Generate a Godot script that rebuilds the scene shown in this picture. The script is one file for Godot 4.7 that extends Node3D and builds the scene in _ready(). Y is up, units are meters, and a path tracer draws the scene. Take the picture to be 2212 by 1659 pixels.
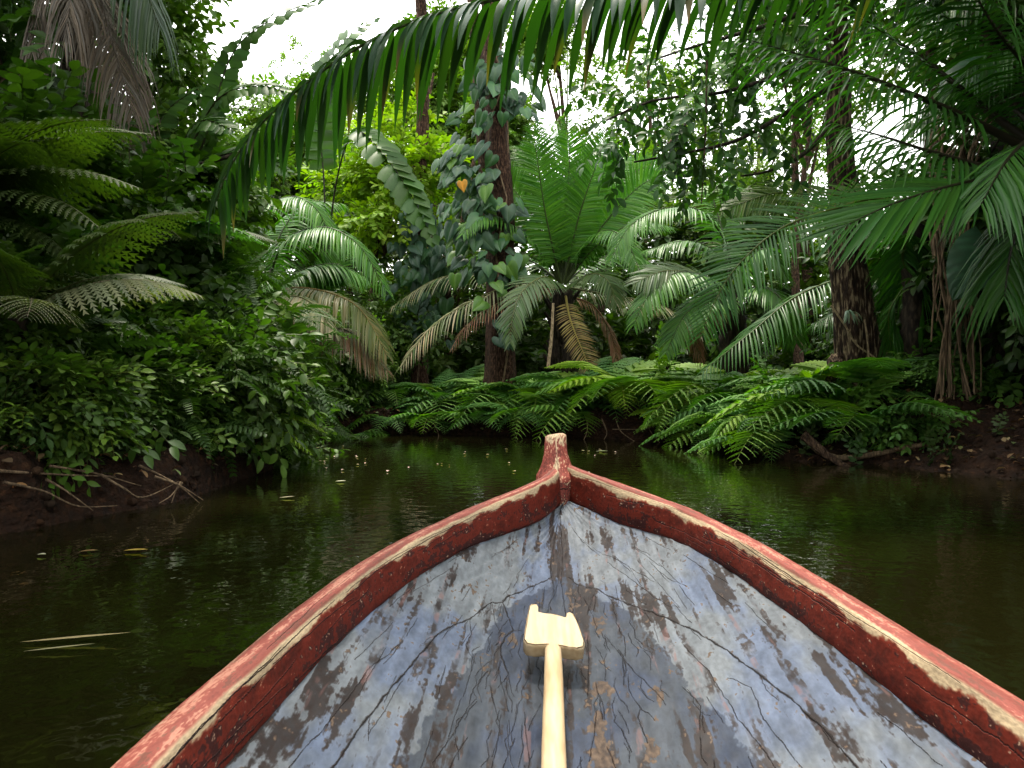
extends Node3D
# A dugout canoe nosing up a jungle creek. Metres, y up, water surface at y = 0, the camera sits over the canoe's centre line and looks along -z.

const EYE := 0.9
var rng := RandomNumberGenerator.new()
var taken := {}
var M := {}
var UP := Vector3.UP


# ---------------------------------------------------------------- helpers
class Geo:
	var v := PackedVector3Array()
	var c := PackedColorArray()
	var t := PackedVector2Array()
	var i := PackedInt32Array()

	func vert(p: Vector3, col := Color.WHITE, uv := Vector2.ZERO) -> int:
		v.append(p)
		c.append(col)
		t.append(uv)
		return v.size() - 1

	func tri(a: int, b: int, d: int) -> void:
		i.append(a)
		i.append(b)
		i.append(d)

	func quad(a: int, b: int, d: int, e: int) -> void:
		tri(a, b, d)
		tri(a, d, e)

	func done(m: Material) -> ArrayMesh:
		var n := PackedVector3Array()
		n.resize(v.size())
		for k in range(0, i.size(), 3):
			var a := i[k]
			var b := i[k + 1]
			var d := i[k + 2]
			var f := (v[d] - v[a]).cross(v[b] - v[a])
			n[a] += f
			n[b] += f
			n[d] += f
		for k in n.size():
			n[k] = n[k].normalized() if n[k].length_squared() > 1e-18 else Vector3.UP
		var arr := []
		arr.resize(Mesh.ARRAY_MAX)
		arr[Mesh.ARRAY_VERTEX] = v
		arr[Mesh.ARRAY_NORMAL] = n
		arr[Mesh.ARRAY_COLOR] = c
		arr[Mesh.ARRAY_TEX_UV] = t
		arr[Mesh.ARRAY_INDEX] = i
		var me := ArrayMesh.new()
		me.add_surface_from_arrays(Mesh.PRIMITIVE_TRIANGLES, arr)
		me.surface_set_material(0, m)
		return me


func at(u: float, w: float, d: float) -> Vector3:
	# a point at distance d ahead, u across and w down as measured on a print of the photograph 2212 wide
	return Vector3((u - 1106.0) / 1628.0 * d, EYE - (w - 829.5) / 1628.0 * d, -d)


func rnd(a: float, b: float) -> float:
	return rng.randf_range(a, b)


func rv(s := 1.0) -> Vector3:
	return Vector3(rnd(-s, s), rnd(-s, s), rnd(-s, s))


func numbered(called: String) -> String:
	if not taken.has(called):
		taken[called] = 0
		return called
	taken[called] += 1
	return "%s_%03d" % [called, taken[called]]


func thing(called: String, label: String, category: String, where := Vector3.ZERO, group := "") -> Node3D:
	var o := Node3D.new()
	o.name = numbered(called)
	add_child(o)
	o.position = where
	tag(o, label, category, group)
	return o


func tag(o: Node, label: String, category: String, group := "") -> Node:
	o.set_meta("label", label)
	o.set_meta("category", category)
	if group:
		o.set_meta("group", group)
	return o


func part(called: String, mesh: Mesh, parent: Node, xf := Transform3D()) -> MeshInstance3D:
	var o := MeshInstance3D.new()
	o.mesh = mesh
	if parent == self:
		o.name = numbered(called)
		add_child(o)
	else:
		o.name = called
		parent.add_child(o, true)
	o.transform = xf
	return o


func lerp_at(x: float, xs: Array, ys: Array) -> float:
	if x <= xs[0]:
		return ys[0]
	for k in range(1, xs.size()):
		if x <= xs[k]:
			return lerpf(ys[k - 1], ys[k], (x - xs[k - 1]) / (xs[k] - xs[k - 1]))
	return ys[ys.size() - 1]


func smooth_at(x: float, xs: Array, ys: Array) -> float:
	return (lerp_at(x - 0.09, xs, ys) + lerp_at(x, xs, ys) * 2.0 + lerp_at(x + 0.09, xs, ys)) / 4.0


func curve(pts: Array, n: int) -> PackedVector3Array:
	# evenly spaced points on a Catmull-Rom curve through pts
	var fine := PackedVector3Array()
	var m := pts.size()
	for k in m - 1:
		var p0: Vector3 = pts[maxi(k - 1, 0)]
		var p1: Vector3 = pts[k]
		var p2: Vector3 = pts[k + 1]
		var p3: Vector3 = pts[mini(k + 2, m - 1)]
		for j in 12:
			fine.append(p1.cubic_interpolate(p2, p0, p3, j / 12.0))
	fine.append(pts[m - 1])
	var total := 0.0
	for k in range(1, fine.size()):
		total += fine[k].distance_to(fine[k - 1])
	var out := PackedVector3Array([fine[0]])
	var want := total / (n - 1)
	var run := 0.0
	var k2 := 1
	var p := fine[0]
	while out.size() < n - 1 and k2 < fine.size():
		var left := fine[k2].distance_to(p)
		if run + left >= want:
			p = p.lerp(fine[k2], (want - run) / maxf(left, 1e-9))
			out.append(p)
			run = 0.0
		else:
			run += left
			p = fine[k2]
			k2 += 1
	while out.size() < n:
		out.append(fine[fine.size() - 1])
	return out


func tube(g: Geo, pts: PackedVector3Array, r0: float, r1: float, sides: int, col: Color, rough := 0.0, power := 1.0, flat := 1.0, lobes := 0.0) -> void:
	var n := pts.size()
	var side := Vector3.ZERO
	var total := 0.0
	for k in n:
		var tg := (pts[mini(k + 1, n - 1)] - pts[maxi(k - 1, 0)]).normalized()
		if side == Vector3.ZERO:
			side = tg.cross(Vector3(0.31, 0.2, 0.93) if absf(tg.z) < 0.9 else UP).normalized()
		else:
			side = (side - tg * side.dot(tg)).normalized()
		var other := tg.cross(side)
		var r := lerpf(r0, r1, pow(float(k) / (n - 1), power))
		if k:
			total += pts[k].distance_to(pts[k - 1])
		for j in sides + 1:
			var a := TAU * j / sides
			var q := r * (1.0 + rough * (sin(j * 12.9898 + k * 0.7 + r0 * 50.0) * 0.6 + sin(k * 2.3 + j * 4.1) * 0.4 if j < sides else rough * 0.0))
			if j == sides:
				q = g.v[g.v.size() - sides].distance_to(pts[k])
			elif lobes > 0.0:
				q *= 1.0 + lobes * (1.0 - float(k) / (n - 1)) * (0.5 + 0.5 * sin(a * 5.0 + 0.8)) 
			g.vert(pts[k] + side * cos(a) * q + other * sin(a) * q * flat, col, Vector2(float(j) / sides, total))
	var s := g.v.size() - n * (sides + 1)
	for k in n - 1:
		for j in sides:
			var a2 := s + k * (sides + 1) + j
			g.quad(a2, a2 + 1, a2 + sides + 2, a2 + sides + 1)


func noise(freq: float, octaves := 4, sd := 1, kind := FastNoiseLite.TYPE_SIMPLEX_SMOOTH) -> FastNoiseLite:
	var f := FastNoiseLite.new()
	f.noise_type = kind
	f.frequency = freq
	f.seed = sd
	f.fractal_octaves = octaves
	return f


func noise_bytes(w: int, h: int, freq: float, octaves: int, sd: int, stretch_x := 1, stretch_y := 1) -> PackedByteArray:
	var im := noise(freq, octaves, sd).get_image(w / stretch_x, h / stretch_y, false, false, true)
	im.convert(Image.FORMAT_L8)
	if stretch_x > 1 or stretch_y > 1:
		im.resize(w, h, Image.INTERPOLATE_CUBIC)
	return im.get_data()


func ramp_texture(freq: float, stops: Array, colors: Array, sd := 3, size := 512, octaves := 5) -> ImageTexture:
	# seamless noise painted with a ramp of sRGB colours
	var im := noise(freq, octaves, sd).get_seamless_image(size, size, false, false, 0.15, true)
	im.convert(Image.FORMAT_L8)
	var src := im.get_data()
	var table := []
	for k in 256:
		var x := k / 255.0
		var col: Color = colors[colors.size() - 1]
		for j in range(1, stops.size()):
			if x <= stops[j]:
				col = (colors[j - 1] as Color).lerp(colors[j], clampf((x - stops[j - 1]) / (stops[j] - stops[j - 1]), 0, 1))
				break
		table.append(col)
	var out := PackedByteArray()
	out.resize(size * size * 3)
	for k in size * size:
		var col2: Color = table[src[k]]
		out[k * 3] = int(col2.r * 255)
		out[k * 3 + 1] = int(col2.g * 255)
		out[k * 3 + 2] = int(col2.b * 255)
	return ImageTexture.create_from_image(Image.create_from_data(size, size, false, Image.FORMAT_RGB8, out))


func height_texture(freq: float, sd := 5, size := 512, octaves := 5) -> ImageTexture:
	return ImageTexture.create_from_image(noise(freq, octaves, sd).get_seamless_image(size, size, false, false, 0.15, true))


func mat(col: Color, rough := 0.8, spec := 0.5) -> StandardMaterial3D:
	var m := StandardMaterial3D.new()
	m.albedo_color = col.linear_to_srgb()
	m.roughness = rough
	m.metallic_specular = spec
	m.cull_mode = BaseMaterial3D.CULL_DISABLED
	return m


func leaf_mat(rough: float, spec := 0.45, glow := Color(0.55, 0.8, 0.12), share := 0.85) -> StandardMaterial3D:
	# foliage: vertex colours carry each leaf's own green; some light passes through the blade
	var m := mat(Color.WHITE, rough, spec)
	m.vertex_color_use_as_albedo = true
	m.backlight_enabled = true
	m.backlight = (glow * share).linear_to_srgb()
	return m


func triplanar(m: StandardMaterial3D, scale: Vector3, world := true) -> StandardMaterial3D:
	m.uv1_triplanar = true
	m.uv1_world_triplanar = world
	m.uv1_scale = scale
	return m


# ---------------------------------------------------------------- ground and water
const RIVER := [[4.9, 14.0], [4.9, -2.0], [4.75, -6.9], [3.95, -8.1], [3.2, -8.6], [2.85, -10.2], [2.6, -11.4], [1.1, -12.6], [-1.8, -13.6], [-3.6, -12.9], [-8.0, -13.6], [-20.0, -15.0], [-45.0, -14.0],
	[-45.0, -10.6], [-20.0, -10.8], [-8.0, -10.3], [-3.7, -9.0], [-2.45, -8.1], [-2.35, -7.2], [-2.5, -5.6], [-3.0, -4.4], [-3.25, -2.0], [-3.3, 14.0]]
var lumps := FastNoiseLite.new()


func shore(x: float, z: float) -> Vector3:
	# signed distance to the water's edge (positive on land) and the direction from the nearest point of the edge
	var best := 1e9
	var bx := 0.0
	var bz := 0.0
	var inside := false
	var n := RIVER.size()
	var j := n - 1
	for k in n:
		var ax: float = RIVER[j][0]
		var az: float = RIVER[j][1]
		var cx: float = RIVER[k][0]
		var cz: float = RIVER[k][1]
		if (az > z) != (cz > z) and x < (cx - ax) * (z - az) / (cz - az) + ax:
			inside = not inside
		var dx := cx - ax
		var dz := cz - az
		var f := clampf(((x - ax) * dx + (z - az) * dz) / (dx * dx + dz * dz), 0.0, 1.0)
		var ex := x - ax - dx * f
		var ez := z - az - dz * f
		var d2 := ex * ex + ez * ez
		if d2 < best:
			best = d2
			bx = ex
			bz = ez
		j = k
	var d := sqrt(best)
	var s := -1.0 if inside else 1.0
	return Vector3(d * s, bx / maxf(d, 1e-6) * s, bz / maxf(d, 1e-6) * s)


func land(x: float, z: float) -> float:
	var s := shore(x, z)
	return land_of(s.x, x, z)


func land_of(s: float, x: float, z: float) -> float:
	var wob := lumps.get_noise_2d(x * 1.0, z * 1.0)
	if s < 0.0:
		return -0.12 - minf(1.1, -s * 0.9)
	# the right bank by the lichened tree slopes down gently; elsewhere the bank is a low undercut step
	var gentle := slope_share(x, z)
	var lip := 0.42 + 0.2 * wob + 0.22 * gentle
	var y0 := lerpf(-0.12, -0.03, gentle)
	var y := y0 + (lip - y0) * smoothstep(0.0, lerpf(0.45, 1.9, gentle), s + wob * 0.12)
	y += 0.35 * smoothstep(0.3, 4.0, s) + 0.02 * maxf(s - 4.0, 0.0)
	return y + lumps.get_noise_2d(x * 6.0 + 40.0, z * 6.0) * 0.09 * smoothstep(0.0, 0.3, s) + lumps.get_noise_2d(x * 9.0, z * 9.0) * 0.05


func slope_share(x: float, z: float) -> float:
	return smoothstep(3.2, 3.9, x) * smoothstep(-10.5, -9.2, z)


func bank_lean(s: float, x: float, z: float) -> float:
	# how far the undercut lip leans out over the water
	return 0.26 * smoothstep(0.05, 0.4, s) * (1.0 - smoothstep(0.5, 1.3, s)) * (0.75 + lumps.get_noise_2d(x * 3.0, z * 3.0)) * (1.0 - slope_share(x, z))


func lines(lo: float, hi: float, f0: float, f1: float, fine: float, coarse: float) -> PackedFloat32Array:
	var out := PackedFloat32Array()
	var x := lo
	while x < hi:
		out.append(x)
		var off := maxf(maxf(f0 - x, x - f1), 0.0)
		x += fine + minf(off * 0.22, coarse)
	out.append(hi)
	return out


func build_ground() -> void:
	var g := Geo.new()
	var xs := lines(-90.0, 90.0, -5.0, 6.5, 0.11, 6.0)
	var zs := lines(-120.0, 30.0, -15.0, -3.0, 0.11, 6.0)
	for z in zs:
		for x in xs:
			var s := shore(x, z)
			var y := land_of(s.x, x, z)
			# the bank is undercut: its lip leans out over the water
			var lean := bank_lean(s.x, x, z)
			g.vert(Vector3(x - s.y * lean, y, z - s.z * lean), Color.WHITE)
	var w := xs.size()
	for r in zs.size() - 1:
		for q in w - 1:
			var a := r * w + q
			g.quad(a, a + w, a + w + 1, a + 1)
	var m := mat(Color.WHITE, 0.95, 0.3)
	m.albedo_texture = ramp_texture(0.02, [0.0, 0.35, 0.5, 0.62, 0.75, 1.0], [Color8(16, 10, 7), Color8(27, 17, 10), Color8(40, 23, 13), Color8(31, 21, 12), Color8(53, 32, 18), Color8(74, 53, 33)], 9, 512, 6)
	m.heightmap_enabled = true
	m.heightmap_texture = height_texture(0.03, 12, 512, 6)
	m.heightmap_scale = 4.0
	triplanar(m, Vector3.ONE * 0.9)
	part("ground", g.done(m), self).set_meta("kind", "structure")


func build_water() -> void:
	# murky creek water: opaque olive-brown, mirror-smooth but for small ripples
	var g := Geo.new()
	var a := g.vert(Vector3(-60, 0, -40))
	var b := g.vert(Vector3(-60, 0, 20))
	var c := g.vert(Vector3(20, 0, 20))
	var d := g.vert(Vector3(20, 0, -40))
	g.quad(a, b, c, d)
	var m := mat(Color(0.0058, 0.0056, 0.0014), 0.025, 0.54)
	m.heightmap_enabled = true
	var im := noise(0.012, 3, 31).get_seamless_image(1024, 1024, false, false, 0.12, true)
	m.heightmap_texture = ImageTexture.create_from_image(im)
	m.heightmap_scale = 0.22
	triplanar(m, Vector3.ONE * 0.42)
	part("water", g.done(m), self).set_meta("kind", "structure")


# ---------------------------------------------------------------- the canoe and its paddle
const RAIL_D := [0.2, 0.98, 1.214, 1.427, 1.678, 1.976, 2.28, 2.7, 3.15, 3.3]
const RAIL_LEFT := [-0.50, -0.537, -0.530, -0.514, -0.485, -0.435, -0.353, -0.18, 0.083, 0.165]
const RAIL_E := [0.2, 1.214, 1.344, 1.563, 1.853, 2.262, 2.718, 3.1, 3.4]
const RAIL_RIGHT := [0.80, 0.825, 0.822, 0.812, 0.792, 0.752, 0.655, 0.465, 0.275]


func rail_drop(d: float) -> float:
	return smooth_at(d, [0.0, 1.4, 1.68, 1.98, 2.28, 2.7, 3.1, 3.4], [0.5, 0.5, 0.49, 0.48, 0.467, 0.445, 0.41, 0.367])


func rail_x(d: float, side: int) -> float:
	if side < 0:
		return smooth_at(d, RAIL_D, RAIL_LEFT)
	return smooth_at(d, RAIL_E, RAIL_RIGHT)


func keel_x(d: float) -> float:
	return 0.07 + 0.042 * d


func floor_y(d: float) -> float:
	return EYE - smooth_at(d, [0.0, 1.2, 1.7, 2.2, 2.6, 3.0, 3.25, 3.4], [0.85, 0.84, 0.775, 0.735, 0.69, 0.625, 0.545, 0.51])


func red_face(d: float) -> float:
	return 0.10 + 0.035 * smoothstep(2.5, 3.15, d)


func hull_point(q: float, d: float) -> Vector3:
	# inner face of the dugout: q from -1 (left rail) over 0 (keel) to 1 (right rail)
	var edge := rail_x(d, -1) + 0.078 if q < 0.0 else rail_x(d, 1) - 0.078
	var ye := EYE - rail_drop(d) - red_face(d)
	var a := absf(q)
	var yf := floor_y(d)
	var y := yf + (ye - yf) * pow(a, 1.8)
	return Vector3(lerpf(keel_x(d), edge, a), y, -d)


func hull_uv(q: float, d: float) -> Vector2:
	var p := hull_point(q, d)
	var s := Vector2(p.x - keel_x(d), p.y - floor_y(d)).length() * signf(q)
	return Vector2(0.5 + s / 1.7, (3.42 - d) / 3.2)


func crack_line(im: PackedByteArray, size: int, pts: Array, wide: float, wander: float) -> void:
	# pts in hull coordinates (q, d)
	for k in pts.size() - 1:
		var a := hull_uv(pts[k][0], pts[k][1]) * size
		var b := hull_uv(pts[k + 1][0], pts[k + 1][1]) * size
		var n := int(a.distance_to(b) * 1.5) + 1
		var away := 0.0
		var across := (b - a).orthogonal().normalized()
		for j in n:
			away = away * 0.9 + rnd(-1, 1) * wander
			var p := a.lerp(b, float(j) / n) + across * away
			var r := wide * (0.5 + 0.6 * rng.randf()) * (0.45 + 0.75 * absf(sin(j * 0.043 + k * 2.1)))
			for yy in range(int(p.y - r), int(p.y + r) + 1):
				for xx in range(int(p.x - r), int(p.x + r) + 1):
					if xx >= 0 and yy >= 0 and xx < size and yy < size:
						var e := clampf(1.3 - Vector2(xx + 0.5, yy + 0.5).distance_to(p) / maxf(r, 0.5), 0.0, 1.0)
						var o := yy * size + xx
						im[o] = maxi(im[o], int(e * 255))


func hull_material() -> StandardMaterial3D:
	var size := 1536
	var cracks := PackedByteArray()
	cracks.resize(size * size)
	var seams := [
		[[-0.183, 2.764], [-0.146, 2.644], [-0.469, 2.389], [-0.473, 2.342], [-0.543, 2.317], [-0.602, 2.153], [-0.659, 2.086], [-0.7, 1.976], [-0.761, 1.537], [-0.8, 1.2]],
		[[-0.473, 2.342], [-0.385, 2.243], [-0.342, 2.176], [-0.376, 2.13], [-0.383, 2.051], [-0.359, 1.988], [-0.313, 1.92]],
		[[-0.289, 2.189], [-0.348, 2.169]], [[-0.393, 1.912], [-0.426, 1.866], [-0.445, 1.785], [-0.447, 1.679], [-0.471, 1.595], [-0.514, 1.475]],
		[[-0.598, 2.145], [-0.55, 2.074], [-0.554, 2.005], [-0.515, 1.958], [-0.472, 1.921]], [[-0.528, 2.308], [-0.463, 2.201], [-0.409, 2.137], [-0.372, 2.14]],
		[[0.04, 2.65], [0.115, 2.576], [0.243, 2.527], [0.299, 2.464], [0.443, 2.317], [0.511, 2.247], [0.622, 2.078], [0.685, 1.916], [0.739, 1.728], [0.785, 1.482], [0.795, 1.0]],
		[[0.203, 2.18], [0.258, 2.036], [0.312, 1.885], [0.348, 1.817]], [[0.424, 2.731], [0.499, 2.567], [0.565, 2.344]],
		[[0.55, 2.001], [0.582, 1.823], [0.584, 1.593], [0.604, 1.449], [0.599, 1.2]], [[0.631, 1.771], [0.681, 1.697], [0.654, 1.592], [0.666, 1.424], [0.7, 1.2]],
		[[0.7, 2.548], [0.719, 2.412], [0.757, 2.333]], [[0.569, 2.352], [0.597, 2.263], [0.641, 2.218]], [[-0.846, 1.696], [-0.815, 1.833], [-0.807, 1.862]],
		[[-0.88, 1.242], [-0.858, 1.456], [-0.849, 1.617], [-0.849, 1.701]], [[0.112, 2.194], [0.096, 2.031], [0.066, 1.841]], [[-0.296, 1.456], [-0.271, 1.533], [-0.243, 1.636]],
		[[-0.468, 1.44], [-0.447, 1.508], [-0.417, 1.596]], [[-0.213, 1.748], [-0.199, 1.651], [-0.178, 1.567]], [[0.113, 1.628], [0.128, 1.557], [0.161, 1.5]],
		[[-0.355, 1.909], [-0.314, 1.82], [-0.283, 1.738]], [[-0.382, 1.834], [-0.347, 1.755], [-0.312, 1.683]], [[0.096, 1.781], [0.071, 1.669], [0.041, 1.575]],
		[[0.262, 1.932], [0.244, 1.842], [0.27, 1.755], [0.306, 1.685]], [[0.0, 3.2], [0.01, 2.9], [-0.03, 2.6], [0.0, 2.3]], [[-0.25, 3.15], [-0.2, 2.9], [-0.12, 2.75]], [[0.25, 3.1], [0.32, 2.95], [0.4, 2.8]], [[0.3, 3.0], [0.42, 2.85], [0.52, 2.7], [0.63, 2.45]]]
	for k in seams.size():
		crack_line(cracks, size, seams[k], 2.0 if k in [0, 1, 6] else 0.8, 0.45)
		if k in [0, 1, 3, 6, 7]:   # side cracks off the seams
			for p in seams[k]:
				var e := [p[0] + rnd(-0.05, 0.05), p[1] - rnd(0.04, 0.14)]
				crack_line(cracks, size, [p, [(p[0] + e[0]) * 0.5 + rnd(-0.02, 0.02), (p[1] + e[1]) * 0.5], e], 0.6, 0.5)
	for k in 150:   # crazed paint on the floor, along the grain
		var q := rnd(-0.5, 0.5)
		var d := rnd(1.2, 2.6)
		var line := [[q, d]]
		for j in rng.randi_range(2, 4):
			q += rnd(-0.025, 0.025)
			d -= rnd(0.025, 0.06)
			line.append([q, d])
		crack_line(cracks, size, line, rnd(0.35, 0.9), 0.4)
	for k in 46:   # long fine splits in the sides
		var q2 := rnd(0.45, 0.97) * (1 if k % 2 else -1)
		var d2 := rnd(1.2, 2.9)
		crack_line(cracks, size, [[q2, d2], [q2 + rnd(-0.02, 0.02), d2 - rnd(0.1, 0.25)]], 0.6, 0.3)
	var big := noise_bytes(size, size, 0.004, 4, 5)
	var mid := noise_bytes(size, size, 0.015, 5, 6)
	var fine := noise_bytes(size, size, 0.06, 4, 7)
	var grain := noise_bytes(size, size, 0.03, 5, 8, 1, 8)
	var streak := noise_bytes(size, size, 0.026, 6, 18, 1, 10)
	# dark weather stains: q, d, half-width in q, half-length in d, strength
	var stains := [[-0.93, 1.31, 0.10, 0.13, 1.1], [-0.885, 1.5, 0.09, 0.12, 1.0], [-0.80, 1.42, 0.06, 0.12, 0.8], [0.945, 2.28, 0.045, 0.10, 1.1], [0.9, 2.17, 0.045, 0.06, 1.0], [0.90, 1.86, 0.05, 0.06, 1.0], [0.92, 1.63, 0.04, 0.12, 1.0], [0.95, 1.44, 0.05, 0.14, 1.1],
		[-0.84, 2.37, 0.05, 0.06, 0.9], [-0.96, 2.54, 0.04, 0.06, 1.0], [-0.75, 2.33, 0.03, 0.05, 1.0], [0.5, 2.31, 0.09, 0.10, 0.9], [0.44, 2.42, 0.09, 0.07, 0.9], [0.56, 2.2, 0.05, 0.09, 0.8], [-0.62, 1.55, 0.05, 0.14, 0.8], [-0.58, 1.75, 0.04, 0.08, 0.8], [-0.5, 1.5, 0.05, 0.12, 0.7],
		[0.42, 1.45, 0.07, 0.16, 0.8], [0.03, 2.2, 0.06, 0.5, 0.9], [-0.06, 2.9, 0.10, 0.25, 1.0], [0.14, 2.45, 0.08, 0.15, 0.9], [-0.9, 2.1, 0.05, 0.1, 0.6], [0.75, 1.35, 0.05, 0.15, 0.7], [-0.5, 2.85, 0.06, 0.1, 0.7], [0.5, 2.95, 0.08, 0.1, 0.7]]
	# bare brown wood where paint has flaked off
	var bare := [[0.09, 1.62, 0.035, 0.30, 1.0], [0.13, 1.88, 0.04, 0.06, 1.0], [0.36, 1.78, 0.03, 0.04, 1.0], [0.26, 1.61, 0.03, 0.05, 0.9], [-0.36, 2.12, 0.05, 0.04, 0.9], [-0.69, 2.37, 0.05, 0.09, 0.55], [0.2, 2.26, 0.05, 0.08, 0.8], [0.04, 2.45, 0.03, 0.12, 0.8], [-0.42, 1.9, 0.03, 0.03, 0.8], [0.06, 1.3, 0.04, 0.2, 1.0]]
	var smear := PackedFloat32Array()
	smear.resize(size * size)
	var flake := PackedFloat32Array()
	flake.resize(size * size)
	for pass_ in 2:
		var list: Array = stains if pass_ == 0 else bare
		for s in list:
			var mid_at := hull_uv(s[0], s[1]) * size
			var cx := mid_at.x
			var cy := mid_at.y
			var rx: float = s[2] * 0.4 * size * 1.5
			var ry: float = s[3] / 3.2 * size * 1.5
			for yy in range(maxi(0, int(cy - ry)), mini(size, int(cy + ry))):
				for xx in range(maxi(0, int(cx - rx)), mini(size, int(cx + rx))):
					var e: float = 1.0 - Vector2((xx - cx) / rx, (yy - cy) / ry).length()
					if e > 0.0:
						var o := yy * size + xx
						if pass_ == 0:
							smear[o] = maxf(smear[o], e * 1.5 * s[4])
						else:
							flake[o] = maxf(flake[o], e * 1.5 * s[4])
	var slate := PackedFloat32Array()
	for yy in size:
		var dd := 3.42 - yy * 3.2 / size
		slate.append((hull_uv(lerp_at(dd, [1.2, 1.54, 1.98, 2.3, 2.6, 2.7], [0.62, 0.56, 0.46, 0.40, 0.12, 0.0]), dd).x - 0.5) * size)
	var rgb := PackedByteArray()
	rgb.resize(size * size * 3)
	var high := PackedByteArray()
	high.resize(size * size)
	for yy in size:
		for xx in size:
			var o := yy * size + xx
			var b := big[o] / 255.0
			var m := mid[o] / 255.0
			var f := fine[o] / 255.0
			var gr := grain[o] / 255.0
			var st := streak[o] / 255.0
			var blue := clampf((b - 0.42) * 3.4 + (m - 0.5) * 0.9, 0.0, 1.0)
			var tone := 1.0 + (m - 0.5) * 0.30 + (f - 0.5) * 0.22 + (gr - 0.5) * 0.2
			var r := lerpf(91.0, 77.0, blue) * tone
			var gg := lerpf(96.0, 86.0, blue) * tone
			var bb := lerpf(101.0, 103.0, blue) * tone
			# the floor between the two big seams is toned darker than the sides
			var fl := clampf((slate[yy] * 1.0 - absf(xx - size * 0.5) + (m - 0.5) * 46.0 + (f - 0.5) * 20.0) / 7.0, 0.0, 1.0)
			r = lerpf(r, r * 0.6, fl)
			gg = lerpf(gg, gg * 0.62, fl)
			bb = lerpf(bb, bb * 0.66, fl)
			var dark := clampf((smear[o] + (st - 0.5) * 3.2 + (m - 0.5) * 1.5 + (f - 0.5) * 1.2 - 0.45) * 2.4, 0.0, 1.0) * (0.86 + 0.3 * (f - 0.3)) if smear[o] > 0.0 else 0.0
			dark = maxf(dark, clampf((st - 0.57) * 6.0 + (f - 0.5) * 2.8, 0.0, 0.84) * clampf((m - 0.36) * 4.0, 0.0, 1.0))
			r = lerpf(r, 26.0 + 16.0 * f, dark)
			gg = lerpf(gg, 22.0 + 12.0 * f, dark)
			bb = lerpf(bb, 21.0 + 11.0 * f, dark)
			var rust := clampf((st - 0.66) * 6.0, 0.0, 0.5) * clampf((0.42 - m) * 8.0, 0.0, 1.0)
			r = lerpf(r, 108.0, rust)
			gg = lerpf(gg, 76.0, rust)
			bb = lerpf(bb, 72.0, rust)
			var raw := clampf((flake[o] + (m - 0.5) * 2.0 + (f - 0.5) * 1.6 - 0.76) * 5.0, 0.0, 1.0)
			r = lerpf(r, 58.0 + 60.0 * (f - 0.4), raw)
			gg = lerpf(gg, 47.0 + 52.0 * (f - 0.4), raw)
			bb = lerpf(bb, 39.0 + 42.0 * (f - 0.4), raw)
			var cr := cracks[o] / 255.0
			r = lerpf(r, 20.0, cr)
			gg = lerpf(gg, 16.0, cr)
			bb = lerpf(bb, 15.0, cr)
			rgb[o * 3] = int(clampf(r, 0.0, 255.0))
			rgb[o * 3 + 1] = int(clampf(gg, 0.0, 255.0))
			rgb[o * 3 + 2] = int(clampf(bb, 0.0, 255.0))
			high[o] = int(clampf(170.0 + (gr - 0.5) * 40.0 + (f - 0.5) * 26.0 - raw * (40.0 - 40.0 * f) - cr * 150.0 - dark * 14.0, 0.0, 255.0))
	var mt := mat(Color.WHITE, 0.52, 0.27)
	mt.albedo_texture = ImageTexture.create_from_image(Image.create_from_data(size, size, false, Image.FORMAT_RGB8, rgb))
	mt.heightmap_enabled = true
	mt.heightmap_texture = ImageTexture.create_from_image(Image.create_from_data(size, size, false, Image.FORMAT_L8, high))
	mt.heightmap_scale = 0.4
	return mt


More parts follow.
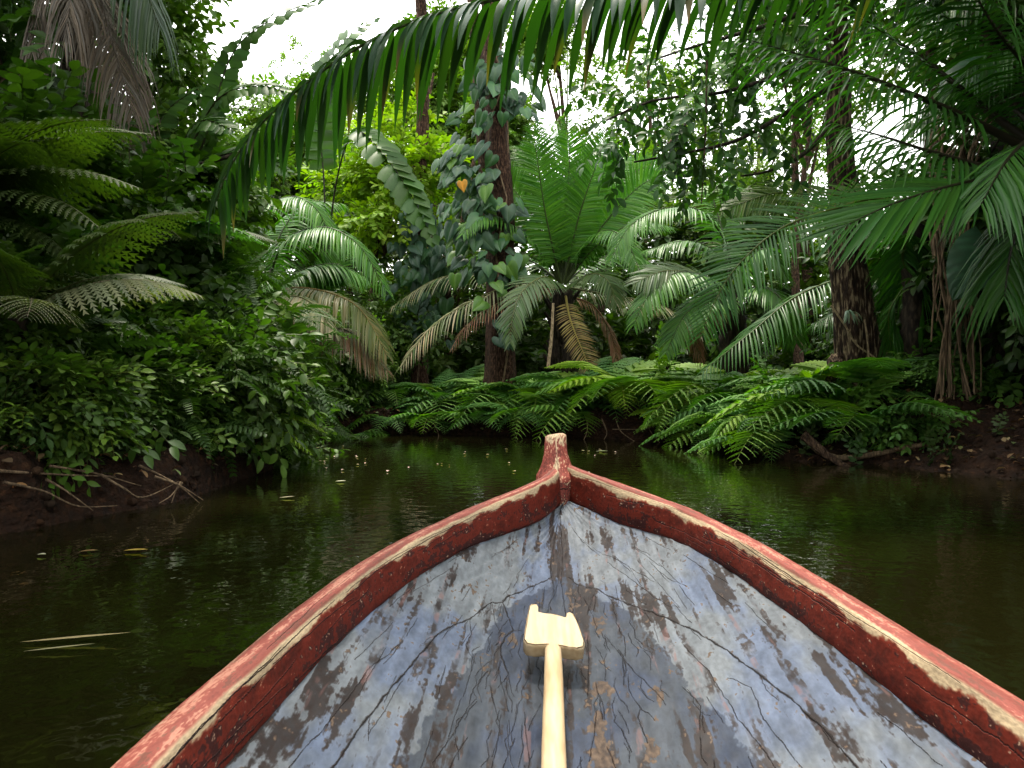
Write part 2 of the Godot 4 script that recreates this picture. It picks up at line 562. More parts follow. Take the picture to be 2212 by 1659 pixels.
func rail_material(sd: int) -> StandardMaterial3D:
	# painted rail: dusty red on top, cream wood where the edge is rubbed bare, scuffed red on the inner face. x runs over the profile, y along the rail
	var w := 256
	var h := 1536
	var along := noise_bytes(w, h, 0.02, 4, sd, 1, 6)
	var mid := noise_bytes(w, h, 0.03, 4, sd + 1)
	var fine := noise_bytes(w, h, 0.11, 3, sd + 2)
	var wave := noise_bytes(w, h, 0.010, 5, sd + 3)
	var crack := PackedByteArray()
	crack.resize(w * h)
	for k in 26:
		var x: float = [0.56, 0.66, 0.72, 0.78, 0.86, 0.4, 0.92, 0.62][k % 8] * w + rnd(-8, 8)
		var y := rnd(0, h)
		var n := rng.randi_range(90, 420)
		var drift := rnd(-0.06, 0.06)
		for j in n:
			x += drift + rnd(-0.5, 0.5)
			var r := 2 if k % 4 == 0 and j > 20 and j < n - 20 else 1
			for xx in range(int(x), int(x) + r):
				var yy := int(y) + j
				if xx >= 0 and xx < w and yy < h:
					crack[yy * w + xx] = 255
	var rgb := PackedByteArray()
	rgb.resize(w * h * 3)
	var high := PackedByteArray()
	high.resize(w * h)
	for yy in h:
		for xx in w:
			var o := yy * w + xx
			var p := float(xx) / w
			var m := mid[o] / 255.0 - 0.5
			var f := fine[o] / 255.0 - 0.5
			var al := along[o] / 255.0 - 0.5
			var edge := (wave[yy * w + 128] / 255.0 - 0.5) * 0.16 + f * 0.025 + m * 0.05
			var c := Vector3(124, 66, 57) * (1.0 + m * 0.22 + al * 0.25 + f * 0.12)
			if p > 0.6 + edge * 0.6:
				c = Vector3(96, 33, 21) * (1.0 + m * 0.5 + f * 0.3 + al * 0.4)
				c = c.lerp(Vector3(48, 23, 21), clampf((al * 1.2 + m * 1.3 + f * 0.8 - 0.02) * 4.0 + (p - 0.84) * 4.0, 0.0, 0.9))
				c = c.lerp(Vector3(205, 178, 150), clampf((f + m * 0.5 - 0.33) * 9.0, 0.0, 0.7))
			else:
				c = c.lerp(Vector3(168, 126, 106), clampf((al + f * 0.6 + m * 0.5 - 0.10) * 4.0, 0.0, 0.75))
				c = c.lerp(Vector3(88, 58, 48), clampf((m * 1.2 - al + f * 0.8 - 0.22) * 5.0, 0.0, 0.7))
			var worn := clampf((0.062 - absf(p - 0.565 - edge * 0.5) + edge * 0.30 + al * 0.03) * 34.0, 0.0, 1.0)
			c = c.lerp(Vector3(158, 140, 113) * (1.0 + al * 0.4 + f * 0.3), worn)
			var lip := clampf((0.035 - absf(p - 0.235) + edge * 0.4 + f * 0.06 - 0.02) * 22.0, 0.0, 0.8)
			c = c.lerp(Vector3(168, 138, 114), lip)
			var cr := crack[o] / 255.0
			c = c.lerp(Vector3(26, 18, 16), cr)
			rgb[o * 3] = int(clampf(c.x, 0.0, 255.0))
			rgb[o * 3 + 1] = int(clampf(c.y, 0.0, 255.0))
			rgb[o * 3 + 2] = int(clampf(c.z, 0.0, 255.0))
			high[o] = int(clampf(170.0 + al * 60.0 + f * 40.0 - worn * 14.0 - cr * 150.0, 0.0, 255.0))
	var mt := mat(Color.WHITE, 0.64, 0.28)
	mt.albedo_texture = ImageTexture.create_from_image(Image.create_from_data(w, h, false, Image.FORMAT_RGB8, rgb))
	mt.heightmap_enabled = true
	mt.heightmap_texture = ImageTexture.create_from_image(Image.create_from_data(w, h, false, Image.FORMAT_L8, high))
	mt.heightmap_scale = 0.35
	return mt


func stem_material() -> StandardMaterial3D:
	# x runs round the post (its ridge at 0.29), y up it: red paint, cream wood bared on the ridge and over the top, dark splits
	var w := 384
	var big := noise_bytes(w, w, 0.012, 4, 81)
	var fine := noise_bytes(w, w, 0.06, 4, 82)
	var rgb := PackedByteArray()
	rgb.resize(w * w * 3)
	var high := PackedByteArray()
	high.resize(w * w)
	for yy in w:
		var hgt := float(yy) / w
		for xx in w:
			var o := yy * w + xx
			var b := big[o] / 255.0 - 0.5
			var f := fine[o] / 255.0 - 0.5
			var x := float(xx) / w
			var c := Vector3(118, 59, 50) * (1.0 + b * 0.5 + f * 0.5)
			if hgt < 0.5:
				c = c.lerp(Vector3(62, 32, 30), clampf((f + b + 0.08) * 4.0, 0.0, 0.85))
			var ridge := 0.05 - absf(x - 0.292) + b * 0.10 + f * 0.07 if hgt > 0.5 else -0.1
			var bare := clampf(maxf(ridge * 26.0, (hgt - 0.90 + b * 0.3 + f * 0.2) * 14.0), 0.0, 1.0)
			bare = maxf(bare, clampf((f + b * 0.7 - 0.26) * 9.0, 0.0, 0.8))
			c = c.lerp(Vector3(152, 133, 107) * (1.0 + f * 0.7), bare)
			var split := 1.0 if absf(x - 0.29 + b * 0.03) < 0.006 and hgt < 0.46 else 0.0
			split = maxf(split, 1.0 if absf(hgt - 0.43 + b * 0.06) < 0.006 and x < 0.45 else 0.0)
			c = c.lerp(Vector3(24, 15, 14), split)
			rgb[o * 3] = int(clampf(c.x, 0.0, 255.0))
			rgb[o * 3 + 1] = int(clampf(c.y, 0.0, 255.0))
			rgb[o * 3 + 2] = int(clampf(c.z, 0.0, 255.0))
			high[o] = int(clampf(160.0 + f * 90.0 - bare * 20.0 - split * 120.0, 0.0, 255.0))
	var mt := mat(Color.WHITE, 0.66, 0.28)
	mt.albedo_texture = ImageTexture.create_from_image(Image.create_from_data(w, w, false, Image.FORMAT_RGB8, rgb))
	mt.heightmap_enabled = true
	mt.heightmap_texture = ImageTexture.create_from_image(Image.create_from_data(w, w, false, Image.FORMAT_L8, high))
	mt.heightmap_scale = 0.4
	return mt


func build_canoe() -> void:
	var root := thing("canoe", "old wooden dugout canoe with red rails and flaking blue-grey paint inside", "canoe")
	# hull: inner skin, closed by an outer skin below the rails
	var g := Geo.new()
	var nd := 150
	var nq := 90
	for k in nd + 1:
		var d := lerpf(0.22, 3.38, float(k) / nd)
		for j in nq + 1:
			var q := lerpf(-1.0, 1.0, float(j) / nq)
			var p := hull_point(q, d)
			p.y += lumps.get_noise_2d(q * 30.0 + 7.0, d * 22.0) * 0.006 + lumps.get_noise_2d(q * 90.0, d * 14.0) * 0.003
			g.vert(p, Color.WHITE, hull_uv(q, d))
	for k in nd:
		for j in nq:
			var a := k * (nq + 1) + j
			g.quad(a, a + 1, a + nq + 2, a + nq + 1)
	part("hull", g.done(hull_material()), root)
	g = Geo.new()
	for k in 61:
		var d := lerpf(0.2, 3.36, k / 60.0)
		var yr := EYE - rail_drop(d)
		var xl := rail_x(d, -1)
		var xr := rail_x(d, 1)
		var low := lerpf(-0.16, 0.02, smoothstep(2.6, 3.36, d))
		var ring := [Vector3(xl + 0.008, yr - 0.04, -d), Vector3(xl + 0.03, lerpf(yr, low, 0.6), -d), Vector3(lerpf(xl, keel_x(d), 0.35), low + 0.03, -d), Vector3(keel_x(d), low, -d), Vector3(lerpf(xr, keel_x(d), 0.35), low + 0.03, -d), Vector3(xr - 0.03, lerpf(yr, low, 0.6), -d), Vector3(xr - 0.008, yr - 0.04, -d)]
		for p in ring:
			g.vert(p)
	for k in 60:
		for j in 6:
			var a := k * 7 + j
			g.quad(a, a + 1, a + 8, a + 7)
	var om := mat(Color(0.16, 0.06, 0.045), 0.7)
	om.albedo_texture = ramp_texture(0.015, [0.0, 0.45, 0.7, 1.0], [Color8(120, 80, 70), Color8(190, 120, 110), Color8(230, 190, 170), Color8(255, 235, 215)], 77, 256)
	triplanar(om, Vector3(2, 2, 2))
	part("outer_skin", g.done(om), root)
	# rails
	var prof := [[-0.004, -0.06], [-0.006, -0.04], [-0.003, -0.02], [0.005, -0.007], [0.02, 0.0], [0.036, 0.004], [0.05, 0.004], [0.061, 0.0], [0.069, -0.009], [0.074, -0.024], [0.078, -0.05], [0.081, -0.075], [0.083, -0.097], [0.078, -0.108], [0.066, -0.112]]
	for side in [-1, 1]:
		g = Geo.new()
		var n := 200
		var last := 3.32 if side < 0 else 3.42
		for k in n + 1:
			var d := lerpf(0.2, last, float(k) / n)
			var x := rail_x(d, side)
			var slope := (rail_x(d + 0.02, side) - rail_x(d - 0.02, side)) / 0.04
			var nrm := Vector3(-side, 0, -slope * side).normalized()   # points into the boat
			var thin := 1.0 - 0.3 * smoothstep(3.0, 3.4, d)
			for j in prof.size():
				var o: float = prof[j][0] * thin
				var y: float = EYE - rail_drop(d) + prof[j][1] * (1.0 if j < 9 else red_face(d) / 0.10)
				var wob := lumps.get_noise_2d(d * 26.0 + side * 50.0, j * 4.0) * 0.004 + lumps.get_noise_2d(d * 7.0 + side * 20.0, j * 1.5) * 0.006
				g.vert(Vector3(x, y, -d) + nrm * (o + wob * 0.6) + UP * wob * 0.7, Color.WHITE, Vector2(j / float(prof.size() - 1), (3.42 - d) / 3.2))
		for k in n:
			for j in prof.size() - 1:
				var a := k * prof.size() + j
				g.quad(a, a + 1, a + prof.size() + 1, a + prof.size())
		var o2 := part("gunwale", g.done(rail_material(40 + side * 9)), root)
		o2.set_meta("label", "red rail rubbed to bare cream wood along its inner edge")
	# stem post: a carved block that rises from where the rails meet
	g = Geo.new()
	var rows := [[0.26, 3.30, 0.040, 0.03, 0.03], [0.36, 3.32, 0.050, 0.035, 0.05], [0.42, 3.345, 0.066, 0.05, 0.06], [0.455, 3.365, 0.082, 0.062, 0.06], [0.478, 3.375, 0.094, 0.070, 0.06], [0.497, 3.385, 0.090, 0.060, 0.06], [0.515, 3.395, 0.077, 0.046, 0.06], [0.545, 3.405, 0.064, 0.036, 0.055], [0.585, 3.42, 0.055, 0.030, 0.05], [0.625, 3.435, 0.0505, 0.027, 0.048], [0.652, 3.445, 0.049, 0.024, 0.046], [0.664, 3.45, 0.046, 0.020, 0.043], [0.670, 3.455, 0.036, 0.012, 0.034]]
	var shape := [[-1.0, 0.0], [-0.86, 0.32], [-0.5, 0.72], [-0.14, 0.97], [0.14, 0.97], [0.5, 0.72], [0.86, 0.32], [1.0, 0.0], [0.8, -0.8], [0.3, -1.0], [-0.3, -1.0], [-0.8, -0.8]]
	var ns := shape.size()
	for k in rows.size():
		var r: Array = rows[k]
		for j in ns + 1:
			var s: Array = shape[j % ns]
			var wob := lumps.get_noise_2d(k * 9.0 + 3.0, (j % ns) * 13.0) * 0.006
			g.vert(Vector3(0.199 + s[0] * (r[2] + wob) + 0.012 * (r[0] - 0.5), r[0] + wob * 0.5 + (0.004 * s[0] if k > 9 else 0.0), -r[1] + (s[1] * r[3] if s[1] > 0.0 else s[1] * r[4])), Color.WHITE, Vector2(j / 12.0, (r[0] - 0.26) / 0.412))
	for k in rows.size() - 1:
		for j in ns:
			var a := k * (ns + 1) + j
			g.quad(a, a + 1, a + ns + 2, a + ns + 1)
	var top := g.vert(Vector3(0.201, 0.671, -3.463), Color.WHITE, Vector2(0.3, 0.999))
	var e := (rows.size() - 1) * (ns + 1)
	for j in ns:
		g.tri(e + j, e + j + 1, top)
	var sm := stem_material()
	part("stem_post", g.done(sm), root).set_meta("label", "blunt carved stem post with worn red paint")


func build_paddle() -> void:
	var root := thing("paddle", "pale bare-wood paddle with forked grip lying along the canoe floor", "paddle")
	var wood := mat(Color.WHITE, 0.55, 0.4)
	wood.albedo_texture = ramp_texture(0.03, [0.0, 0.4, 0.6, 1.0], [Color8(156, 128, 94), Color8(176, 152, 116), Color8(184, 162, 128), Color8(194, 174, 142)], 61, 256, 4)
	triplanar(wood, Vector3(5, 5, 0.6))
	var neck := Vector3(0.106, EYE - 0.675, -1.93)
	var tail := Vector3(0.054, EYE - 0.765, -0.95)
	var g := Geo.new()
	tube(g, curve([neck + Vector3(0, 0.003, -0.02), neck.lerp(tail, 0.12), neck.lerp(tail, 0.5), tail], 26), 0.0205, 0.0265, 14, Color.WHITE, 0.015, 0.7, 0.85)
	part("shaft", g.done(wood), root)
	# grip: a flat block with a hollowed end and two horns
	var plan := [[-0.020, -0.012], [-0.050, -0.016], [-0.071, -0.011], [-0.0775, 0.004], [-0.073, 0.05], [-0.066, 0.10], [-0.060, 0.143], [-0.053, 0.152], [-0.041, 0.150], [-0.0375, 0.138], [-0.0385, 0.118], [-0.022, 0.112], [-0.004, 0.111], [0.010, 0.110], [0.022, 0.104], [0.036, 0.097], [0.0405, 0.099], [0.043, 0.116], [0.051, 0.120], [0.060, 0.114], [0.067, 0.085], [0.074, 0.045], [0.080, 0.002], [0.076, -0.018], [0.060, -0.024], [0.038, -0.021], [0.021, -0.016]]
	g = Geo.new()
	var ax := Vector3(1, -0.03, 0).normalized()
	var az := Vector3(0.0, 0.060, -0.152).normalized()
	var ay := ax.cross(az).normalized()
	if ay.y < 0.0:
		ay = -ay
	var np := plan.size()
	var mid := Vector2(0.0, 0.05)
	for layer in [[-0.021, 0.95], [-0.017, 0.99], [0.012, 1.0], [0.0175, 0.985], [0.020, 0.95]]:
		for p in plan:
			var q: Vector2 = mid + (Vector2(p[0], p[1]) - mid) * float(layer[1])
			g.vert(neck + ax * q.x + az * q.y + ay * float(layer[0]))
	for l in 4:
		for j in np:
			var a := l * np + j
			var b := l * np + (j + 1) % np
			g.quad(a, b, b + np, a + np)
	var flat := PackedVector2Array()
	for p in plan:
		flat.append(Vector2(p[0], p[1]))
	var idx := Geometry2D.triangulate_polygon(flat)
	for side in [0, 4]:
		for k in range(0, idx.size(), 3):
			g.tri(side * np + idx[k], side * np + idx[k + 1], side * np + idx[k + 2])
	part("grip", g.done(wood), root)
	# blade, on the floor towards the camera
	g = Geo.new()
	for k in 13:
		var f := k / 12.0
		var c := tail + Vector3(0.012 * f, -0.012 - 0.02 * f, 0.50 * f - 0.06)
		var hw := lerpf(0.024, 0.075, smoothstep(0.0, 0.4, f)) * (1.0 - 0.5 * smoothstep(0.8, 1.0, f))
		var th := lerpf(0.024, 0.007, smoothstep(0.0, 0.5, f))
		for j in 10:
			var a := TAU * j / 10.0
			g.vert(c + Vector3(cos(a) * hw, sin(a) * th, 0))
	for k in 12:
		for j in 10:
			var a := k * 10 + j
			var b := k * 10 + (j + 1) % 10
			g.quad(a, b, b + 10, a + 10)
	part("blade", g.done(wood), root)


# ---------------------------------------------------------------- leaves, fronds, twigs
const OVATE := [0.06, 0.8, 1.0, 0.72, 0.03]
const OBOVATE := [0.05, 0.5, 0.9, 1.0, 0.08]
const BLADE := [0.4, 0.95, 1.0, 0.82, 0.5, 0.04]
const STRAP := [0.5, 1.0, 0.75, 0.04]
const TORN := [0.9, 1.0, 1.0, 0.95, 0.62]


func vary(col: Color, by: float) -> Color:
	var f := 1.0 + rnd(-by, by)
	var h := rnd(-by, by) * 0.5
	return Color(col.r * f * (1.0 + h), col.g * f, col.b * f * (1.0 - h))


func leaf(g: Geo, p: Vector3, dir: Vector3, side: Vector3, ln: float, wd: float, droop: float, fold: float, col: Color, prof: Array, tip = null) -> void:
	var n := prof.size()
	var step := ln / (n - 1)
	var d := dir.normalized()
	var s := (side - d * side.dot(d)).normalized()
	var first := g.v.size()
	for k in n:
		var nrm := s.cross(d)
		var w: float = prof[k] * wd * 0.5
		var up := nrm * fold * w
		var cc := col if tip == null else col.lerp(tip, smoothstep(0.45, 1.0, float(k) / (n - 1)))
		g.vert(p - s * w + up, cc)
		g.vert(p, cc)
		g.vert(p + s * w + up, cc)
		d = (d + Vector3.DOWN * droop / n).normalized()
		p += d * step
	for k in n - 1:
		var a := first + k * 3
		g.quad(a, a + 3, a + 4, a + 1)
		g.quad(a + 1, a + 4, a + 5, a + 2)


func frond(g: Geo, ctrl: Array, o: Dictionary) -> void:
	# a feather frond: rachis through ctrl (base first), leaflets in pairs
	var pairs: int = o.pairs
	var pts := curve(ctrl, pairs + 1)
	tube(g, pts, o.get("rad", 0.018), 0.003, 5, o.get("stem", Color(0.05, 0.07, 0.02)), 0.0, 0.8)
	var pet: float = o.get("pet", 0.12)
	var face: Vector3 = o.get("face", UP)
	var prof: Array = o.get("prof", STRAP)
	var miss: float = o.get("miss", 0.0)
	var broad: float = o.wid
	if o.get("join", false):   # one blade, torn between the veins
		broad = pts[0].distance_to(pts[1]) * 1.3
	for k in pairs + 1:
		var s := float(k) / pairs
		if s < pet:
			continue
		var f := (s - pet) / (1.0 - pet)
		var tg := (pts[mini(k + 1, pairs)] - pts[maxi(k - 1, 0)]).normalized()
		var sd := tg.cross(face).normalized()
		var nrm := sd.cross(tg)
		var ln: float = o.len * (0.45 + 0.55 * sin(PI * clampf(0.18 + 0.72 * f, 0, 1))) * (1.0 if f < 0.8 else lerpf(1.0, 0.55, (f - 0.8) / 0.2))
		for e in [-1, 1]:
			if miss > 0.0 and rng.randf() < miss:
				continue
			var fw: float = o.get("fwd", 0.55) * (0.75 + 1.1 * f) + rnd(-0.08, 0.08)
			var dir: Vector3 = sd * e + tg * fw + nrm * (o.get("lift", 0.15) + rnd(-0.1, 0.1))
			var col := vary((o.col as Color).lerp(o.get("col2", o.col), rng.randf()), 0.16)
			leaf(g, pts[k] + rv(0.004), dir, tg + nrm * rnd(-0.25, 0.25) * e, ln * rnd(0.86, 1.08), broad * (1.0 if f < 0.85 else 0.7), o.get("hang", 0.8) * rnd(0.75, 1.25), 0.35, col, prof, o.get("tip"))


func fern_frond(pairs: int, lobes: int, wide: float, arch: float, base: float, sharp: float, col: Color, feathery := false) -> ArrayMesh:
	# twice-cut fern frond one metre long, growing from the origin along +z
	var g := Geo.new()
	var ctrl := []
	for k in 6:
		var s := k / 5.0
		ctrl.append(Vector3(0.03 * sin(s * 3.0), arch * (1.15 * s - (1.55 if feathery else 1.8) * s * s), s * (1.0 - 0.12 * s)))
	var n := pairs + int(pairs * base / (1.0 - base))
	var pts := curve(ctrl, n + 1)
	tube(g, pts, 0.007, 0.0015, 4, Color(col.r * 1.1, col.g * 0.8, col.b))
	for k in n + 1:
		var s := float(k) / n
		if s < base:
			continue
		var f := (s - base) / (1.0 - base)
		var tg := (pts[mini(k + 1, n)] - pts[maxi(k - 1, 0)]).normalized()
		var ln := wide * (0.6 + 0.5 * smoothstep(0.0, 0.2, f)) * (1.0 - 0.93 * pow(f, 1.35)) + 0.015
		for e in [-1, 1]:
			var sd: Vector3 = Vector3(e, 0, 0)
			var d := (sd + tg * (0.32 + 0.5 * f) + UP * rnd(-0.05, 0.12)).normalized()
			var p := pts[k]
			var step := ln / lobes
			var c := vary(col, 0.15)
			var across := d.cross(UP).normalized()
			for j in lobes:
				var q := float(j) / lobes
				var nx := p + d * step
				if feathery:   # cut to the midrib
					var w := ln * sharp * (1.0 - 0.85 * q) * rnd(0.9, 1.1)
					var tipd := d * step * 1.25
					var a := g.vert(p, c)
					var b := g.vert(nx, c)
					var t1 := g.vert(p + tipd + across * w + Vector3.DOWN * w * 0.22, c)
					var t2 := g.vert(p + tipd - across * w + Vector3.DOWN * w * 0.22, c)
					g.tri(a, t1, b)
					g.tri(a, b, t2)
				else:   # a whole blade with a saw-toothed edge and a drawn-out tip
					var w0 := ln * sharp * (0.62 + 0.38 * sin(PI * minf(q * 1.3 + 0.12, 1.0))) * (1.0 - pow(q, 2.2))
					var q1 := float(j + 1) / lobes
					var w1 := ln * sharp * (0.62 + 0.38 * sin(PI * minf(q1 * 1.3 + 0.12, 1.0))) * (1.0 - pow(q1, 2.2))
					var m0 := g.vert(p, c)
					var m1 := g.vert(nx, c)
					for z in [-1.0, 1.0]:
						var lift: Vector3 = across * float(z)
						var v0 := g.vert(p + lift * w0 * 0.72 + Vector3.DOWN * w0 * 0.2, c)
						var tooth := g.vert(p + d * step * 0.95 + lift * (w0 * 1.05 + 0.004) * rnd(0.92, 1.1) + Vector3.DOWN * w0 * 0.35, c)
						var v1 := g.vert(nx + lift * w1 * 0.72 + Vector3.DOWN * w1 * 0.2, c)
						g.tri(m0, v0, tooth)
						g.tri(m0, tooth, m1)
						g.tri(m1, tooth, v1)
				p = nx
				d = (d + Vector3.DOWN * 0.09).normalized()
	return g.done(M.fern)


func heart_leaf(lobe: float, cup: float, col: Color, m: Material) -> ArrayMesh:
	# one-metre heart-shaped blade: stalk joins at the origin, tip at +z, upper face +y
	var g := Geo.new()
	var half := [[0.0, 0.02], [0.17, -0.20 * lobe], [0.36, -0.17 * lobe], [0.475, 0.04], [0.47, 0.26], [0.385, 0.48], [0.26, 0.68], [0.13, 0.86], [0.0, 1.04]]
	var mids := [0.02, 0.02, 0.06, 0.14, 0.30, 0.50, 0.69, 0.86, 1.04]
	for e in [-1, 1]:
		var first := g.v.size()
		for k in half.size():
			var c := vary(col, 0.06)
			var hx: float = half[k][0]
			var hz: float = half[k][1]
			var m2: float = mids[k]
			var bend := -0.16 * hz * hz
			g.vert(Vector3(0, bend * (m2 * m2) / maxf(hz * hz, 0.04) if hz > 0.3 else 0.0, m2), Color(c.r * 1.5, c.g * 1.35, c.b * 1.2))
			g.vert(Vector3(e * hx * 0.5, -0.16 * pow((hz + m2) * 0.5, 2) + hx * cup * 0.9, (hz + m2) * 0.5 + 0.02), c)
			g.vert(Vector3(e * hx, bend + hx * cup * 0.6 - hx * hx * 0.3, hz), c)
		for k in half.size() - 1:
			var a := first + k * 3
			g.quad(a, a + 3, a + 4, a + 1)
			g.quad(a + 1, a + 4, a + 5, a + 2)
	return g.done(m)


func big_leaf(col: Color) -> ArrayMesh:
	# a metre-long arrow-shaped blade with sunken veins, stalk at the origin, tip at +z
	var g := Geo.new()
	var nz := 22
	var nx := 7
	for e in [-1, 1]:
		var first := g.v.size()
		for k in nz + 1:
			var s := float(k) / nz
			var wide := 0.46 * pow(sin(PI * clampf(0.16 + 0.84 * s, 0.0, 1.0)), 0.8) * (1.0 - 0.25 * s)
			for j in nx + 1:
				var q := float(j) / nx
				var back := 0.26 * (1.0 - s) * pow(q, 0.8) if s < 0.5 else 0.13 * pow(q, 0.8) * (1.0 - s) * 2.0
				var z := s * 1.02 - back
				var vein := absf(fposmod((s - 0.35 * q) * 6.5, 1.0) - 0.5)
				var y := -0.16 * s * s + 0.10 * q * wide * 2.0 - 0.22 * q * q * wide + 0.018 * smoothstep(0.0, 0.35, vein) * minf(q * 4.0, 1.0)
				var c := col if vein > 0.06 and j > 0 else col * 1.5
				g.vert(Vector3(e * wide * q, y, z), vary(c, 0.05))
		for k in nz:
			for j in nx:
				var a := first + k * (nx + 1) + j
				g.quad(a, a + 1, a + nx + 2, a + nx + 1)
	return g.done(M.vine)


func twig(leaves: int, length: float, ln: float, wd: float, droop: float, spread: float, prof: Array, m: Material, forks := 1) -> ArrayMesh:
	# a leafy shoot growing from the origin along +z
	var g := Geo.new()
	for q in forks:
		var dir := Vector3(rnd(-0.6, 0.6) if forks > 1 else 0.0, rnd(-0.1, 0.35), 1.0).normalized()
		var l := length * rnd(0.75, 1.1)
		var pts := curve([Vector3.ZERO, dir * l * 0.5 + UP * 0.02, dir * l + Vector3.DOWN * l * droop * 0.25], 5)
		tube(g, pts, 0.006, 0.002, 3, Color(0.7, 0.5, 0.35))
		for k in leaves:
			var s := (k + 0.6) / leaves
			var p := pts[0].lerp(pts[4], s) if false else pts[clampi(int(s * 4.0), 0, 3)].lerp(pts[clampi(int(s * 4.0) + 1, 1, 4)], s * 4.0 - floorf(s * 4.0))
			var e := 1.0 if k % 2 else -1.0
			var sd := Vector3(e, rnd(-0.2, 0.3), rnd(0.3, 0.9)) if k < leaves - 1 else Vector3(rnd(-0.2, 0.2), 0.0, 1.0)
			sd = (sd + rv(spread)).normalized()
			var across := sd.cross(UP + rv(0.35)).normalized()
			var f := 1.0 + rnd(-0.22, 0.22)
			leaf(g, p, sd, across, ln * rnd(0.75, 1.15), wd * rnd(0.85, 1.15), droop * rnd(0.6, 1.4), 0.28, Color(f * rnd(0.92, 1.1), f, f * rnd(0.8, 1.1)), prof)
	return g.done(m)


func compound(pairs: int, length: float, ln: float, wd: float, m: Material) -> ArrayMesh:
	# a pinnate leaf along +z
	var g := Geo.new()
	var pts := curve([Vector3.ZERO, Vector3(0, 0.08, 0.5) * length, Vector3(0, -0.12, 1.0) * length], pairs + 1)
	tube(g, pts, 0.005, 0.0015, 3, Color(0.8, 0.9, 0.6))
	for k in range(1, pairs + 1):
		for e in [-1, 1]:
			var f := rnd(0.85, 1.15)
			leaf(g, pts[k], Vector3(e, rnd(-0.1, 0.2), 0.45), Vector3(0, 0.2 * e, 1), ln * (1.0 - 0.5 * pow(float(k) / pairs, 3.0)), wd, 0.5, 0.25, Color(f, f, f), STRAP)
	return g.done(m)


func along(dir: Vector3, roll := 0.0) -> Basis:
	var z := dir.normalized()
	var x := UP.cross(z)
	x = x.normalized() if x.length() > 0.05 else Vector3.RIGHT
	var b := Basis(x, z.cross(x), z)
	return b.rotated(z, roll) if roll else b


func crown(called: String, parent: Node, mesh: Mesh, blobs: Array, count: int, smin: float, smax: float, a: Color, b: Color, sag := 0.25, shell := 0.45) -> MultiMeshInstance3D:
	# leafy shoots spread through the blobs (centre, radii), thicker towards their skins and pointing outwards
	var total := 0.0
	for q in blobs:
		total += q[1].x * q[1].y * q[1].z
	var places := []
	var tints := []
	for q in blobs:
		var want := int(count * q[1].x * q[1].y * q[1].z / total) + 1
		for k in want:
			var d := rv().normalized()
			var r := pow(rng.randf(), shell)
			var p: Vector3 = q[0] + d * r * q[1]
			var dir := (d * Vector3(1, 0.7, 1) + rv(0.7) + Vector3.DOWN * sag)
			if dir.length() < 0.1:
				dir = Vector3(1, 0, 0)
			places.append(Transform3D(along(dir, rnd(-0.6, 0.6)).scaled(Vector3.ONE * rnd(smin, smax)), p))
			tints.append(vary(a.lerp(b, rng.randf()), 0.18))
	return scatter(called, parent, mesh, places, tints)


func scatter(called: String, parent: Node, mesh: Mesh, places: Array, tints: Array) -> MultiMeshInstance3D:
	var mm := MultiMesh.new()
	mm.transform_format = MultiMesh.TRANSFORM_3D
	mm.use_colors = true
	mm.mesh = mesh
	mm.instance_count = places.size()
	for k in places.size():
		mm.set_instance_transform(k, places[k])
		mm.set_instance_color(k, tints[k])
	var o := MultiMeshInstance3D.new()
	o.multimesh = mm
	o.set_meta("kind", "stuff")
	if parent == self:
		o.name = numbered(called)
		add_child(o)
	else:
		o.name = called
		parent.add_child(o, true)
	return o


func trunk_part(parent: Node, called: String, ctrl: Array, r0: float, r1: float, m: Material, sides := 14, rough := 0.07, power := 0.7, lobes := 0.0) -> MeshInstance3D:
	var g := Geo.new()
	var n := 28 if sides > 8 else 14
	var pts := curve(ctrl, n)
	for k in range(1, n - 1):
		pts[k] += rv(r0 * 0.06)
	tube(g, pts, r0, r1, sides, Color.WHITE, rough, power, 1.0, lobes)
	return part(called, g.done(m), parent)


func bark(dark: Color, mid_: Color, light: Color, sd: int, scale := Vector3(3.0, 0.8, 3.0)) -> StandardMaterial3D:
	var m := mat(Color.WHITE, 0.92, 0.3)
	m.albedo_texture = ramp_texture(0.018, [0.0, 0.3, 0.5, 0.62, 0.7, 1.0], [dark, dark.lerp(mid_, 0.5), mid_, mid_.lerp(light, 0.35), light, light], sd, 512, 6)
	m.heightmap_enabled = true
	m.heightmap_texture = height_texture(0.03, sd + 100, 512, 6)
	m.heightmap_scale = 5.0
	return triplanar(m, scale)


func fine_bark(dark: Color, mid_: Color, light: Color, sd: int, scale: Vector3) -> StandardMaterial3D:
	var m := bark(dark, mid_, light, sd, scale)
	m.heightmap_scale = 0.7
	return m


